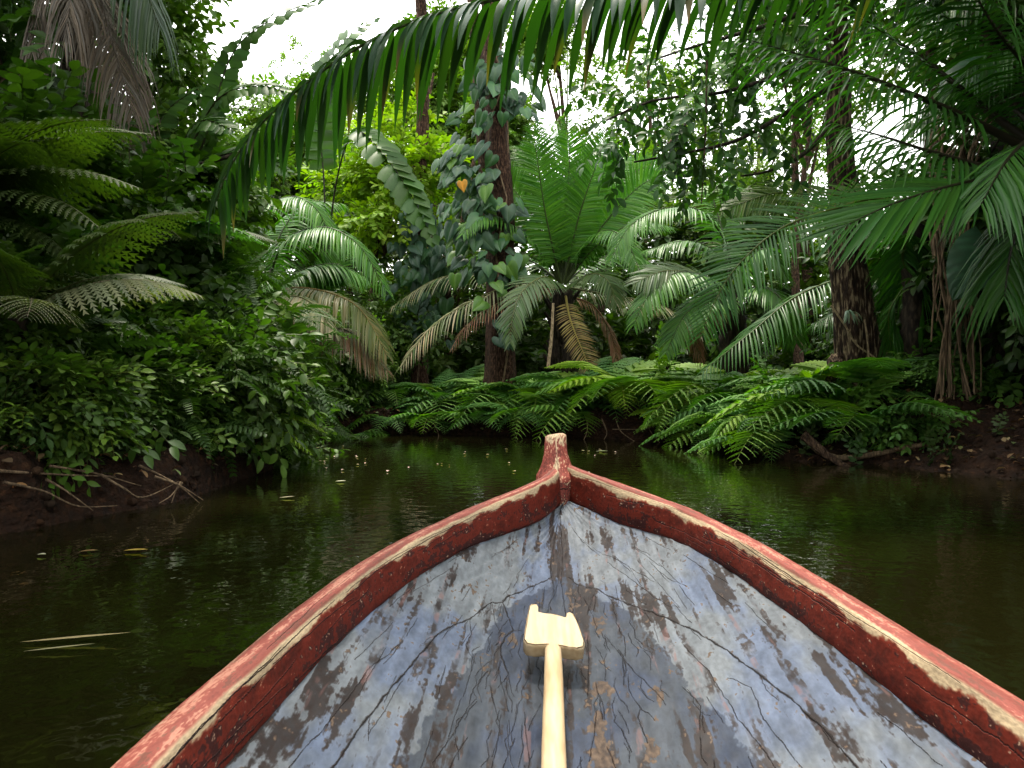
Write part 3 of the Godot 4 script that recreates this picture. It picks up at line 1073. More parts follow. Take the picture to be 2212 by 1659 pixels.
func make_materials() -> void:
	M.palm = leaf_mat(0.36, 0.36)
	M.fern = leaf_mat(0.55, 0.42, Color(0.6, 0.85, 0.1), 0.95)
	M.broad = leaf_mat(0.46, 0.33)
	M.soft = leaf_mat(0.6, 0.4, Color(0.7, 0.9, 0.08), 1.0)
	M.vine = leaf_mat(0.40, 0.36, Color(0.5, 0.75, 0.12), 0.7)
	M.dry = leaf_mat(0.7, 0.35, Color(0.7, 0.55, 0.3), 0.5)
	M.soil = mat(Color.WHITE, 0.95, 0.3)
	M.soil.vertex_color_use_as_albedo = true
	M.bark = bark(Color8(24, 18, 14), Color8(62, 46, 34), Color8(92, 74, 56), 51)
	M.bark_red = bark(Color8(20, 14, 11), Color8(58, 40, 30), Color8(94, 70, 54), 52)
	M.bark_lichen = bark(Color8(16, 11, 8), Color8(48, 34, 24), Color8(138, 122, 96), 53, Vector3(2.2, 0.4, 2.2))
	M.root = fine_bark(Color8(40, 32, 24), Color8(96, 80, 62), Color8(122, 104, 80), 54, Vector3(4, 0.5, 4))
	M.stick = fine_bark(Color8(90, 78, 60), Color8(140, 122, 96), Color8(170, 150, 120), 55, Vector3(3, 1.2, 3))
	M.dark_stem = fine_bark(Color8(16, 14, 12), Color8(36, 30, 24), Color8(60, 52, 40), 56, Vector3(2.2, 0.5, 2.2))


var F := []      # fern fronds
var TW := {}     # twigs
var HL := []     # heart-shaped leaves


func make_leaves() -> void:
	F = [fern_frond(11, 6, 0.34, 0.62, 0.26, 0.17, Color(0.14, 0.29, 0.04)), fern_frond(12, 6, 0.31, 0.5, 0.24, 0.18, Color(0.11, 0.26, 0.05)), fern_frond(10, 6, 0.37, 0.7, 0.28, 0.18, Color(0.18, 0.32, 0.035)), fern_frond(13, 7, 0.29, 0.42, 0.22, 0.17, Color(0.085, 0.21, 0.045)),
		fern_frond(20, 11, 0.42, 0.34, 0.2, 0.15, Color(0.19, 0.21, 0.115), true), fern_frond(13, 6, 0.34, 0.55, 0.2, 0.19, Color(0.27, 0.43, 0.025)), fern_frond(22, 9, 0.34, 0.34, 0.18, 0.17, Color(0.052, 0.082, 0.018), true)]
	TW.broad = twig(9, 0.5, 0.19, 0.10, 0.7, 0.45, OVATE, M.broad)
	TW.broad2 = twig(11, 0.55, 0.15, 0.075, 0.9, 0.5, OVATE, M.broad)
	TW.ovate = twig(12, 0.6, 0.15, 0.062, 1.3, 0.4, OVATE, M.broad)
	TW.small = twig(9, 0.42, 0.095, 0.045, 0.6, 0.5, OVATE, M.broad, 3)
	TW.far = twig(8, 0.7, 0.16, 0.085, 0.6, 0.6, [0.1, 1.0, 0.75, 0.05], M.soft, 3)
	TW.lime = twig(11, 0.5, 0.17, 0.085, 0.35, 0.35, OBOVATE, M.soft)
	TW.pinnate = compound(13, 0.55, 0.11, 0.032, M.broad)
	TW.grass = twig(6, 0.2, 0.35, 0.018, 1.1, 0.9, STRAP, M.fern)
	TW.litter = twig(1, 0.02, 0.10, 0.05, 0.25, 0.3, OVATE, M.dry)
	var g := Geo.new()   # a clod of earth
	var ball := SphereMesh.new()
	ball.radial_segments = 7
	ball.rings = 4
	ball.radius = 1.0
	ball.height = 2.0
	var arr := ball.get_mesh_arrays()
	for q in arr[Mesh.ARRAY_VERTEX]:
		g.vert(q * (1.0 + 0.42 * lumps.get_noise_3d(q.x * 4.0, q.y * 4.0, q.z * 4.0)) * Vector3(1, 0.7, 1))
	g.i = arr[Mesh.ARRAY_INDEX]
	TW.clod = g.done(M.soil)
	HL = [heart_leaf(1.0, 0.25, Color(0.035, 0.075, 0.045), M.vine), heart_leaf(0.8, 0.10, Color(0.045, 0.09, 0.05), M.vine), heart_leaf(1.2, 0.32, Color(0.03, 0.065, 0.04), M.vine), heart_leaf(0.5, 0.2, Color(0.075, 0.16, 0.03), M.vine), heart_leaf(1.0, 0.05, Color(0.05, 0.12, 0.05), M.vine), heart_leaf(0.7, 0.3, Color(0.03, 0.08, 0.03), M.vine)]


func ordinal(k: int) -> String:
	return ["first", "second", "third", "fourth", "fifth", "sixth", "seventh", "eighth", "ninth", "tenth", "eleventh", "twelfth", "thirteenth", "fourteenth", "fifteenth", "sixteenth", "seventeenth", "eighteenth", "nineteenth", "twentieth", "twenty-first", "twenty-second", "twenty-third", "twenty-fourth", "twenty-fifth", "twenty-sixth", "twenty-seventh", "twenty-eighth", "twenty-ninth", "thirtieth", "thirty-first", "thirty-second", "thirty-third", "thirty-fourth"][k]


func fern(where: Vector3, label: String, group: String, kinds: Array, n: int, size: float, lean: Vector3, spread := 1.0, tint := Color.WHITE) -> Node3D:
	var root := thing("fern", label, "fern", where, group)
	var a0 := rnd(0, TAU)
	for k in n:
		var a := a0 + TAU * k / n + rnd(-0.3, 0.3)
		var dir := Vector3(cos(a), rnd(0.05, 0.65), sin(a)) * spread + lean
		var b := along(dir, rnd(-0.25, 0.25)).scaled(Vector3.ONE * size * rnd(0.75, 1.15))
		part("frond", F[kinds[k % kinds.size()]], root, Transform3D(b, rv(0.05) * Vector3(1, 0.2, 1)))
	return root


func palm_frond(parent: Node, ctrl: Array, o: Dictionary, m: Material = null, label := "") -> MeshInstance3D:
	var g := Geo.new()
	var local := []
	for p in ctrl:
		local.append(p - (parent as Node3D).position)
	frond(g, local, o)
	var r := part("frond", g.done(m if m else M.palm), parent)
	if label:
		r.set_meta("label", label)
	return r


# ---------------------------------------------------------------- placing the plants
func ground_at(u: float, d: float) -> Vector3:
	var p := at(u, 829.5, d)
	p.y = land(p.x, p.z)
	return p


func on_bank(u: float, w: float) -> Vector3:
	# where the line of sight through (u, w) meets the bank
	var d := 3.6
	while d < 16.0:
		var p := at(u, w, d)
		var s := shore(p.x, p.z)
		if s.x > -0.3 and (p.y < land_of(s.x + 0.24 * (1.0 - slope_share(p.x, p.z)), p.x, p.z) or p.y < 0.0):
			return at(u, w, d - 0.05)
		d += 0.03
	return at(u, w, 8.0)


func px(n: float, d: float) -> float:
	return n / 1628.0 * d


func tree(called: String, label: String, u: float, w: float, d: float, rx: float, ry: float, mesh: Mesh, count: int, smin: float, smax: float, a: Color, b: Color, m: Material, r := 0.16, group := "", extra := [], lean := 0.0) -> Node3D:
	# crown centre at (u, w) on the print, rx and ry its half-sizes there
	var base := ground_at(u + lean, d)
	var root := thing(called, label, "tree", base - UP * 0.1, group)
	var top := at(u, w, d) - root.position
	var rad := Vector3(px(rx, d), px(ry, d), px(rx, d) * 0.9)
	trunk_part(root, "trunk", [Vector3.ZERO, top * 0.35 + rv(0.25), top * 0.7 + rv(0.35), top + UP * rad.y * 0.3], r, r * 0.25, m)
	var blobs := []
	for k in 7:
		var dir := rv().normalized()
		var c := top + dir * rad * 0.62
		blobs.append([c, rad * rnd(0.38, 0.62)])
		var limb_from := top * rnd(0.55, 0.95)
		trunk_part(root, "limb", [limb_from, limb_from.lerp(c, 0.5) + UP * 0.15, c], r * 0.35, r * 0.08, m, 6)
	for e in extra:
		blobs.append([at(e[0], e[1], d + e[2]) - root.position, Vector3(px(e[3], d), px(e[4], d), px(e[3], d))])
	crown("crown", root, mesh, blobs, count, smin, smax, a, b)
	return root


func shrub(where: Vector3, h: float, w: float, label: String, group: String, mesh: Mesh, n: int, smin: float, smax: float, a: Color, b: Color, called := "shrub") -> Node3D:
	var root := thing(called, label, "shrub", where, group)
	var blobs := []
	for k in 5:
		var c := Vector3(rnd(-0.55, 0.55) * w, h * rnd(0.3, 0.9), rnd(-0.55, 0.55) * w)
		blobs.append([c, Vector3(w * 0.6, h * 0.32, w * 0.6)])
		if k < 3:
			trunk_part(root, "stem", [Vector3(rnd(-0.08, 0.08), -0.1, rnd(-0.08, 0.08)), c * 0.5 + rv(0.06), c], 0.022, 0.006, M.bark, 5)
	crown("foliage", root, mesh, blobs, n, smin, smax, a, b, 0.1)
	return root


func build_far_forest() -> void:
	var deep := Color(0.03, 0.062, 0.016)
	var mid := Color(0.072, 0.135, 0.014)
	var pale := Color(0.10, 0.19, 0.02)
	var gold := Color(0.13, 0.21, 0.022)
	# the far wood reads as one mass behind the trees that can be told apart
	var places := []
	var tints := []
	for k in 17000:
		var z := -17.5 - 45.0 * pow(rng.randf(), 1.4)
		var x := rnd(-1.0, 1.0) * (20.0 - z * 0.35)
		var y := rnd(0.0, 1.0)
		y = land(x, z) + pow(y, 1.5) * (4.6 + 0.05 * (-z - 17)) + 0.1
		places.append(Transform3D(along(Vector3(rnd(-1, 1), rnd(-0.4, 0.4), rnd(-0.4, 1))).scaled(Vector3.ONE * rnd(1.0, 2.1)), Vector3(x, y, z)))
		tints.append(vary(deep.lerp(mid, rng.randf()), 0.25))
	var o := scatter("far_undergrowth", self, TW.far, places, tints)
	tag(o, "dark leafy undergrowth filling the wood behind the palms", "undergrowth")
	o.set_meta("kind", "stuff")
	var far := "trees of the wood behind the far bank"
	tree("broadleaf_tree", "pale green tree under the open sky, furthest to the left behind the creek", 610, 335, 26, 190, 105, TW.far, 900, 0.8, 1.4, mid, pale, M.bark, 0.2, far)
	tree("broadleaf_tree", "mid green tree low behind the palm with white-shining arched fronds", 480, 440, 21, 170, 120, TW.far, 900, 0.7, 1.2, deep, mid, M.bark, 0.18, far)
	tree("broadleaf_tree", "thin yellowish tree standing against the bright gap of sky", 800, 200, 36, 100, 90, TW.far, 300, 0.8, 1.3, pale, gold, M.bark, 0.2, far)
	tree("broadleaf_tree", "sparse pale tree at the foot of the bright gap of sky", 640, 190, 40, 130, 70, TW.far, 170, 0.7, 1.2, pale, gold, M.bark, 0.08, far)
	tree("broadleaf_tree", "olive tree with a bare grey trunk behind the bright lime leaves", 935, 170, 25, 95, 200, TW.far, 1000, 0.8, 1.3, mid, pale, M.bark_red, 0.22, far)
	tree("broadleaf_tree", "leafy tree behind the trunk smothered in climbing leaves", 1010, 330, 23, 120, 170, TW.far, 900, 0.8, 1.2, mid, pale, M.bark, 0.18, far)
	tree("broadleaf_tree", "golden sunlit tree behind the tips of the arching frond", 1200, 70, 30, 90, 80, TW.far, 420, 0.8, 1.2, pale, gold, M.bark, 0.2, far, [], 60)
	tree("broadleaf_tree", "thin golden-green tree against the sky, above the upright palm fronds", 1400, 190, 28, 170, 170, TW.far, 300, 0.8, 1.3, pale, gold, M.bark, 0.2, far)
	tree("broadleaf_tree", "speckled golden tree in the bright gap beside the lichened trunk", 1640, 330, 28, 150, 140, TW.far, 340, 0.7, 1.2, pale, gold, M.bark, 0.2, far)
	tree("broadleaf_tree", "green tree directly behind the upright palm fronds", 1310, 440, 23, 150, 90, TW.far, 480, 0.8, 1.2, mid, pale, M.bark, 0.18, far)
	tree("broadleaf_tree", "dark green tree between the upright palm and the lichened trunk", 1520, 470, 20, 160, 90, TW.far, 520, 0.7, 1.1, deep, mid, M.bark, 0.2, far)
	tree("broadleaf_tree", "leafy tree whose crown fills the upper right, behind the hanging palm leaves", 1740, 110, 19, 190, 170, TW.far, 420, 0.6, 1.0, mid, pale, M.bark, 0.2, far)
	tree("broadleaf_tree", "dark tree behind the bare palm stems in the upper right", 2000, 120, 15, 260, 260, TW.broad, 1400, 0.8, 1.2, deep, mid, M.bark, 0.2, far, [[2250, -300, 0, 300, 250], [1900, -400, 0, 300, 200]])
	tree("broadleaf_tree", "mid green tree behind the big lime-leaved branch", 760, 460, 22, 150, 90, TW.far, 800, 0.7, 1.1, mid, pale, M.bark, 0.16, far)
	# slim trunks in the wood
	for k in 4:
		var u: float = [962, 1002, 1440, 1730][k]
		var d: float = [19, 20, 22, 17][k]
		var p := ground_at(u, d)
		var t := thing("slim_trunk", "slim dark trunk in the wood, %s from the left" % ordinal(k), "tree", p, "slim trunks in the wood")
		trunk_part(t, "trunk", [Vector3(0, -0.2, 0), Vector3(rnd(-0.2, 0.2), 3, 0), Vector3(rnd(-0.7, 0.7), 6, 0), Vector3(rnd(-1.2, 1.2), 8, 0)], rnd(0.10, 0.14), 0.03, M.bark, 9)


func build_lime_tree() -> void:
	var d := 16.5
	var root := thing("lime_leaved_tree", "bright lime-green tree with layered leaves behind the dark torn banana leaf", "tree", ground_at(800, d) - UP * 0.1)
	var top := at(850, 350, d) - root.position
	trunk_part(root, "trunk", [Vector3.ZERO, top * 0.5 + Vector3(-0.2, 0, 0), top], 0.09, 0.03, M.bark)
	var blobs := []
	for q in [[865, 320, 85, 32, 0.0], [900, 370, 75, 30, -0.4], [820, 380, 75, 35, 0.2], [790, 300, 40, 28, 0.4], [880, 410, 60, 22, -0.5], [850, 480, 85, 22, -0.6], [800, 500, 60, 25, 0.0], [880, 250, 45, 20, 0.3], [740, 400, 50, 30, 0.6]]:
		var c := at(q[0], q[1], d + q[4]) - root.position
		blobs.append([c, Vector3(px(q[2], d), px(q[3], d), px(q[2], d) * 0.8)])
		trunk_part(root, "limb", [top * 0.6, (top * 0.6).lerp(c, 0.6), c], 0.03, 0.008, M.bark, 5)
	crown("crown", root, TW.lime, blobs, 620, 0.75, 1.25, Color(0.17, 0.30, 0.022), Color(0.27, 0.40, 0.03), 0.1, 0.7)


func build_vine_tree() -> void:
	var d := 14.2
	var base := ground_at(1078, d)
	var root := thing("twin_trunk_tree", "tall reddish twin trunk wrapped in climbing leaves beside the palm", "tree", base - UP * 0.15)
	var l := points([[1078, 838], [1083, 740], [1085, 640], [1084, 480], [1078, 330], [1068, 200], [1062, 60], [1058, -200]], d, root.position)
	trunk_part(root, "trunk", l, 0.27, 0.17, M.bark_red, 18, 0.08, 0.5, 0.25)
	l = points([[1062, 838], [1066, 700], [1062, 560], [1052, 420], [1040, 290], [1032, 170], [1020, 0], [1000, -200]], d + 0.35, root.position)
	trunk_part(root, "trunk", l, 0.17, 0.09, M.bark, 14, 0.08, 0.5)
	crown("crown", root, TW.far, [[at(1050, -260, d) - root.position, Vector3(1.6, 0.9, 1.6)]], 300, 0.7, 1.1, Color(0.05, 0.1, 0.02), Color(0.1, 0.17, 0.03))
	# the climber on it: each leaf a part
	var vine := thing("climbing_vine", "climbing vine with large heart-shaped blue-green leaves on the twin trunk", "vine", base)
	trunk_part(vine, "stem", points([[1085, 835], [1100, 700], [1070, 560], [1095, 420], [1050, 300], [1085, 180], [1060, 90]], d - 0.28, base), 0.02, 0.012, M.root, 6)
	trunk_part(vine, "stem", points([[1098, 330], [1096, 250], [1088, 160], [1080, 90]], d - 0.3, base), 0.016, 0.01, M.root, 6)
	# stretches of leafiness down the trunk: from, to, middle, reach to the sides, how many
	for z in [[105, 190, 1085, 75, 34], [180, 250, 1090, 85, 26], [250, 330, 1010, 48, 16], [330, 450, 1005, 62, 46], [420, 520, 1040, 85, 50], [500, 600, 1050, 80, 36], [560, 660, 1085, 40, 10], [690, 740, 1090, 18, 6]]:
		for k in z[4]:
			var w := rnd(z[0], z[1])
			var u: float = z[2] + rnd(-1, 1) * z[3]
			var off: float = (u - 1068.0) / 60.0
			var p := at(u, w, d - 0.32 - rnd(0.0, 0.5) + 0.22 * absf(off))
			var face := Vector3(off * 0.6 + rnd(-0.9, 0.9), rnd(-0.1, 1.1), 1.0).normalized()
			var tip := (Vector3(off * 0.5 + rnd(-0.9, 0.9), -1.0, 0.25) + rv(0.4)).normalized()
			tip = (tip - face * tip.dot(face)).normalized()
			var b := Basis(face.cross(tip), face, tip).scaled(Vector3.ONE * rnd(0.17, 0.36))
			part("leaf", HL[rng.randi() % 6], vine, Transform3D(b, p - base))
	# a yellowed leaf in it
	var ym: StandardMaterial3D = M.dry.duplicate()
	ym.vertex_color_use_as_albedo = true
	var yl := part("leaf", heart_leaf(0.9, 0.2, Color(0.34, 0.17, 0.02), ym), vine, Transform3D(Basis(Vector3(0.96, 0.2, 0.1), Vector3(0.1, 0.3, 0.95), Vector3(0.2, -0.95, 0.25)).orthonormalized().scaled(Vector3.ONE * 0.2), at(998, 392, d - 0.75) - base))
	yl.set_meta("label", "single yellowed leaf in the climber")
	# second, darker leafy trunk to the left
	d = 16.0
	base = ground_at(905, d)
	root = thing("dark_trunk", "dark trunk with climbing leaves, left of the twin trunk", "tree", base - UP * 0.15)
	trunk_part(root, "trunk", points([[908, 838], [906, 700], [908, 560], [900, 470], [905, 380], [915, 200], [905, -100]], d, root.position), 0.2, 0.11, M.bark_red, 14)
	vine = thing("climbing_vine", "dark climbing vine with heart-shaped leaves on the dark trunk beside it", "vine", base)
	trunk_part(vine, "stem", points([[900, 835], [915, 650], [895, 500], [905, 430]], d - 0.22, base), 0.018, 0.01, M.root, 6)
	for k in 90:
		var w := rnd(440, 740)
		var u := 905 + rnd(-1, 1) * rnd(20, 85)
		var p := at(u, w, d - 0.3 - rnd(0.0, 0.5))
		var face := Vector3(rnd(-0.7, 0.7), rnd(0.0, 0.9), 1.0).normalized()
		var tip := (Vector3(rnd(-0.6, 0.6), -1.0, 0.2)).normalized()
		tip = (tip - face * tip.dot(face)).normalized()
		part("leaf", HL[[0, 2, 5][rng.randi() % 3]], vine, Transform3D(Basis(face.cross(tip), face, tip).scaled(Vector3.ONE * rnd(0.22, 0.38)), p - base))


func points(list: Array, d: float, origin: Vector3) -> Array:
	var out := []
	for q in list:
		out.append(at(q[0], q[1], d + (q[2] if q.size() > 2 else 0.0)) - origin)
	return out


func spots(list: Array, d: float) -> Array:
	return points(list, d, Vector3.ZERO)


func build_palms() -> void:
	var green := Color(0.042, 0.13, 0.018)
	var fresh := Color(0.08, 0.205, 0.02)
	var silver := Color(0.075, 0.135, 0.04)
	var straw := Color(0.34, 0.29, 0.18)
	var brown := Color(0.19, 0.10, 0.055)
	# the big palm in the middle
	var d := 14.8
	var base := ground_at(1215, d)
	var root := thing("oil_palm", "large palm with upright green fronds and a drooping skirt, in the middle", "palm", base)
	var foot := at(1215, 640, d) - base
	trunk_part(root, "trunk", [Vector3(0, -0.2, 0), foot * 0.5, foot + UP * 0.1], 0.3, 0.2, M.dark_stem, 12, 0.2)
	for k in 26:   # stubs of shed fronds
		var a := rnd(0, TAU)
		var y := rnd(0.2, 1.0)
		var p := foot * y + Vector3(cos(a), 0, sin(a)) * 0.22
		trunk_part(root, "frond_stub", [p, p + Vector3(cos(a) * 0.16, 0.22, sin(a) * 0.16)], 0.045, 0.03, M.dark_stem, 5)
	var up_ := {"pairs": 84, "len": 0.58, "wid": 0.036, "hang": 0.35, "fwd": 0.5, "face": Vector3(0, 0.2, 1), "col": green, "col2": fresh, "pet": 0.14, "rad": 0.03, "lift": 0.35}
	var arch := {"pairs": 74, "len": 0.6, "wid": 0.038, "hang": 1.2, "fwd": 0.55, "face": Vector3(0, 1, 0.35), "col": green, "col2": fresh, "pet": 0.16, "rad": 0.028, "lift": 0.1}
	var list := [
		[[[1212, 612], [1192, 480], [1158, 370, 0.2], [1122, 318, 0.6]], up_], [[[1214, 612], [1208, 460], [1198, 340, 0.1], [1182, 270, 0.5]], up_], [[[1217, 612], [1224, 450], [1230, 340, -0.1], [1222, 258, -0.5]], up_],
		[[[1220, 612], [1256, 500], [1308, 395, 0.1], [1352, 340, 0.4]], up_], [[[1222, 612], [1275, 515], [1345, 445, 0.4], [1420, 415, 0.9]], up_], [[[1222, 612, -0.2], [1290, 530, -0.5], [1375, 480, -0.8], [1450, 490, -1.0]], arch], [[[1220, 612, 0.1], [1280, 480, 0.3], [1350, 385, 0.5], [1430, 350, 0.8]], up_], [[[1210, 612, -0.1], [1165, 490, -0.3], [1100, 400, -0.5], [1050, 380, -0.6]], up_], [[[1218, 612, -0.2], [1250, 470, -0.5], [1290, 350, -0.8], [1310, 285, -1.0]], up_], [[[1212, 612, -0.2], [1180, 470, -0.6], [1160, 340, -0.9], [1150, 275, -1.1]], up_], [[[1222, 612, -0.2], [1300, 490, -0.4], [1385, 400, -0.6], [1460, 370, -0.7]], up_], [[[1215, 612, 0.3], [1240, 470, 0.5], [1275, 360, 0.9], [1300, 300, 1.3]], up_], [[[1212, 612, 0.3], [1180, 490, 0.6], [1120, 400, 1.1], [1065, 370, 1.5]], up_],
		[[[1212, 615], [1155, 530, -0.3], [1085, 472, -0.8], [1030, 470, -1.2], [1000, 505, -1.4]], arch], [[[1220, 615], [1258, 545, -0.3], [1305, 498, -0.9], [1352, 520, -1.4], [1388, 600, -1.7]], arch], [[[1215, 612], [1140, 560, 0.5], [1060, 540, 0.9], [980, 580, 1.1], [930, 650, 1.2]], arch], [[[1220, 612], [1290, 560, 0.6], [1370, 550, 1.0], [1450, 600, 1.1]], arch]]
	for q in list:
		palm_frond(root, spots(q[0], d), q[1])
	var skirt := {"pairs": 50, "len": 0.6, "wid": 0.04, "hang": 0.9, "fwd": 0.7, "face": Vector3(0.1, 0.75, 0.7), "col": silver, "col2": Color(0.11, 0.15, 0.07), "pet": 0.1, "rad": 0.026, "stem": Color(0.13, 0.14, 0.05), "lift": 0.15}
	palm_frond(root, spots([[1208, 620], [1175, 598, -0.9], [1130, 628, -1.6], [1108, 680, -1.9], [1102, 738, -2.0]], d), skirt, null, "broad green frond drooping towards the water")
	var pale := skirt.duplicate()
	pale.merge({"col": straw, "col2": silver, "hang": 1.5, "face": Vector3(0, 1, 0.3), "len": 0.62, "wid": 0.034}, true)
	palm_frond(root, spots([[1205, 622], [1130, 612, -0.4], [1030, 645, -1.1], [935, 705, -1.5], [868, 790, -1.8]], d), pale, M.dry, "long bleached frond with straw-coloured leaflets")
	palm_frond(root, spots([[1200, 618, 0.3], [1080, 590, 0.3], [950, 600, 0.2], [850, 660, 0.0]], d), pale, M.dry)
	palm_frond(root, spots([[1225, 622], [1275, 592, -0.7], [1312, 605, -1.2], [1332, 655, -1.3]], d), skirt)
	palm_frond(root, spots([[1230, 622], [1330, 640, -0.2], [1430, 660, -0.2], [1510, 720, -0.2]], d), pale, M.dry)
	var dead := pale.duplicate()
	dead.merge({"col": brown, "col2": Color(0.26, 0.16, 0.09), "hang": 1.8, "len": 0.42, "wid": 0.024, "stem": Color(0.16, 0.09, 0.04), "pairs": 40}, true)
	palm_frond(root, spots([[1200, 625], [1150, 628, -0.5], [1075, 655, -1.0], [1012, 700, -1.3], [978, 750, -1.4]], d), dead, M.dry, "dead brown frond")
	var hangs := dead.duplicate()
	hangs.merge({"face": Vector3(0.1, 0.1, 1), "hang": 0.5, "len": 0.36, "col": Color(0.17, 0.11, 0.05), "col2": Color(0.3, 0.25, 0.08), "stem": Color(0.25, 0.2, 0.05), "pairs": 44, "fwd": 0.35}, true)
	palm_frond(root, spots([[1222, 640, -0.3], [1232, 690, -0.7], [1255, 750, -0.9], [1284, 815, -1.0]], d), hangs, M.dry, "dead yellow-brown frond hanging straight down")
	palm_frond(root, spots([[1225, 640, 0.2], [1280, 660, 0.2], [1320, 720, 0.1], [1335, 790, 0.0]], d), dead, M.dry)
	var stick := thing("hanging_stalk", "thin bare stalk hanging below the middle palm's crown", "stalk", at(1195, 655, d - 1.3))
	trunk_part(stick, "stem", [Vector3.ZERO, at(1192, 720, d - 1.3) - stick.position, at(1184, 795, d - 1.3) - stick.position], 0.022, 0.035, M.stick, 6)
	# the palm to the left, crown half hidden by the thicket
	d = 12.6
	base = ground_at(560, d)
	root = thing("oil_palm", "palm with white-shining arched fronds rising over the left thicket", "palm", base)
	foot = at(575, 650, d) - base
	trunk_part(root, "trunk", [Vector3(0, -0.2, 0), foot * 0.5, foot], 0.28, 0.2, M.dark_stem, 12, 0.2)
	var glossy := {"pairs": 76, "len": 0.72, "wid": 0.042, "hang": 1.9, "fwd": 0.45, "face": Vector3(0, 1, 0.2), "col": green, "col2": fresh, "pet": 0.15, "rad": 0.026, "lift": 0.25}
	for q in [[[570, 640], [548, 530], [580, 448], [640, 425, -0.3], [690, 460, -0.5], [712, 520, -0.6]], [[580, 645], [595, 560, -0.2], [640, 505, -0.5], [710, 492, -0.8], [780, 535, -1.0], [832, 625, -1.1]], [[570, 645], [520, 560, 0.3], [450, 520, 0.4], [370, 560, 0.4]], [[578, 640], [600, 520, 0.5], [660, 440, 0.9], [740, 440, 1.2]], [[580, 645], [640, 590, 0.2], [720, 570, 0.3], [790, 600, 0.4]], [[575, 645], [560, 600, -0.6], [520, 590, -1.2], [470, 640, -1.5]]]:
		palm_frond(root, spots(q, d), glossy)
	var up2 := up_.duplicate()
	up2.len = 0.45
	palm_frond(root, spots([[600, 650, 0.3], [680, 640, 0.3], [720, 590, 0.4], [740, 540, 0.5]], d), up2)
	pale.merge({"hang": 1.9}, true)
	palm_frond(root, spots([[580, 648], [630, 622, -0.4], [710, 632, -0.8], [780, 670, -1.0], [835, 765, -1.1]], d), glossy.merged({"col": Color(0.07, 0.11, 0.025), "col2": Color(0.2, 0.17, 0.06), "stem": Color(0.3, 0.2, 0.08)}, true), null, "yellowing frond with a straw-coloured midrib")
	palm_frond(root, spots([[590, 650, -0.5], [640, 640, -1.0], [685, 665, -1.3], [718, 715, -1.4]], d), pale, M.dry)
	palm_frond(root, spots([[590, 655, -0.2], [680, 700, -0.6], [760, 720, -0.9], [835, 800, -1.0]], d), glossy.merged({"col": Color(0.1, 0.11, 0.05), "col2": brown}, true))
	# the palm behind the ferns between middle palm and lichened trunk
	d = 12.6
	base = ground_at(1590, d)
	root = thing("oil_palm", "palm with dark arching fronds between the middle palm and the lichened trunk", "palm", base)
	foot = at(1580, 640, d) - base
	trunk_part(root, "trunk", [Vector3(0, -0.2, 0), foot * 0.5, foot], 0.27, 0.2, M.dark_stem, 12, 0.2)
	for q in [[[1580, 640], [1570, 530], [1510, 455, -0.3], [1430, 452, -0.6], [1360, 490, -0.8], [1320, 560, -0.9]], [[1580, 640], [1560, 560, 0.3], [1490, 520, 0.2], [1400, 540, 0.0]], [[1580, 640], [1530, 600, -0.6], [1460, 590, -1.2], [1400, 640, -1.5], [1370, 700, -1.6]], [[1580, 640], [1560, 500, 0.4], [1540, 420, 0.6], [1570, 400, 0.8], [1585, 500, 0.6]], [[1585, 645], [1540, 640, -0.8], [1480, 680, -1.4], [1440, 760, -1.6]], [[1585, 640], [1620, 560, -0.2], [1660, 540, -0.4], [1700, 600, -0.5]], [[1585, 640], [1640, 620, -0.5], [1690, 650, -0.8], [1720, 740, -1.0]]]:
		palm_frond(root, spots(q, d), arch)
	palm_frond(root, spots([[1575, 645, -0.3], [1520, 600, -0.8], [1440, 585, -1.2], [1370, 612, -1.4]], d), skirt)
	palm_frond(root, spots([[1575, 650, -0.3], [1540, 680, -0.6], [1500, 700, -0.8], [1515, 780, -0.9]], d), dead, M.dry)
	# right of the lichened trunk, the palm whose long frond sweeps in front of everything there
	d = 9.3
	base = ground_at(1985, d + 0.6)
	root = thing("oil_palm", "palm right of the lichened trunk with one long combed frond sweeping left", "palm", base)
	foot = at(1975, 470, d + 0.4) - base
	trunk_part(root, "trunk", [Vector3(0, -0.2, 0), foot * 0.5, foot], 0.2, 0.16, M.dark_stem, 12, 0.2)
	var comb := {"pairs": 66, "len": 0.72, "wid": 0.034, "hang": 0.55, "fwd": 0.55, "face": Vector3(-0.2, 0.6, 0.8), "col": green, "col2": Color(0.03, 0.095, 0.018), "pet": 0.12, "rad": 0.026, "stem": Color(0.10, 0.13, 0.03), "lift": 0.1}
	palm_frond(root, spots([[1970, 470], [1900, 430, -0.3], [1811, 449, -0.5], [1690, 492, -0.7], [1597, 570, -0.8], [1545, 650, -0.8], [1519, 720, -0.8]], d), comb, M.palm, "long combed dark green frond sweeping down to the left")
	palm_frond(root, spots([[1970, 465], [1880, 420, 0.3], [1790, 422, 0.4], [1670, 418, 0.5], [1560, 455, 0.5]], d), comb.merged({"col": Color(0.06, 0.12, 0.02), "col2": Color(0.09, 0.15, 0.02), "hang": 0.9, "len": 0.5}, true), null, "yellow-green frond coloured as if lit from behind")  # backlight is put into these yellow-green leaflet colours
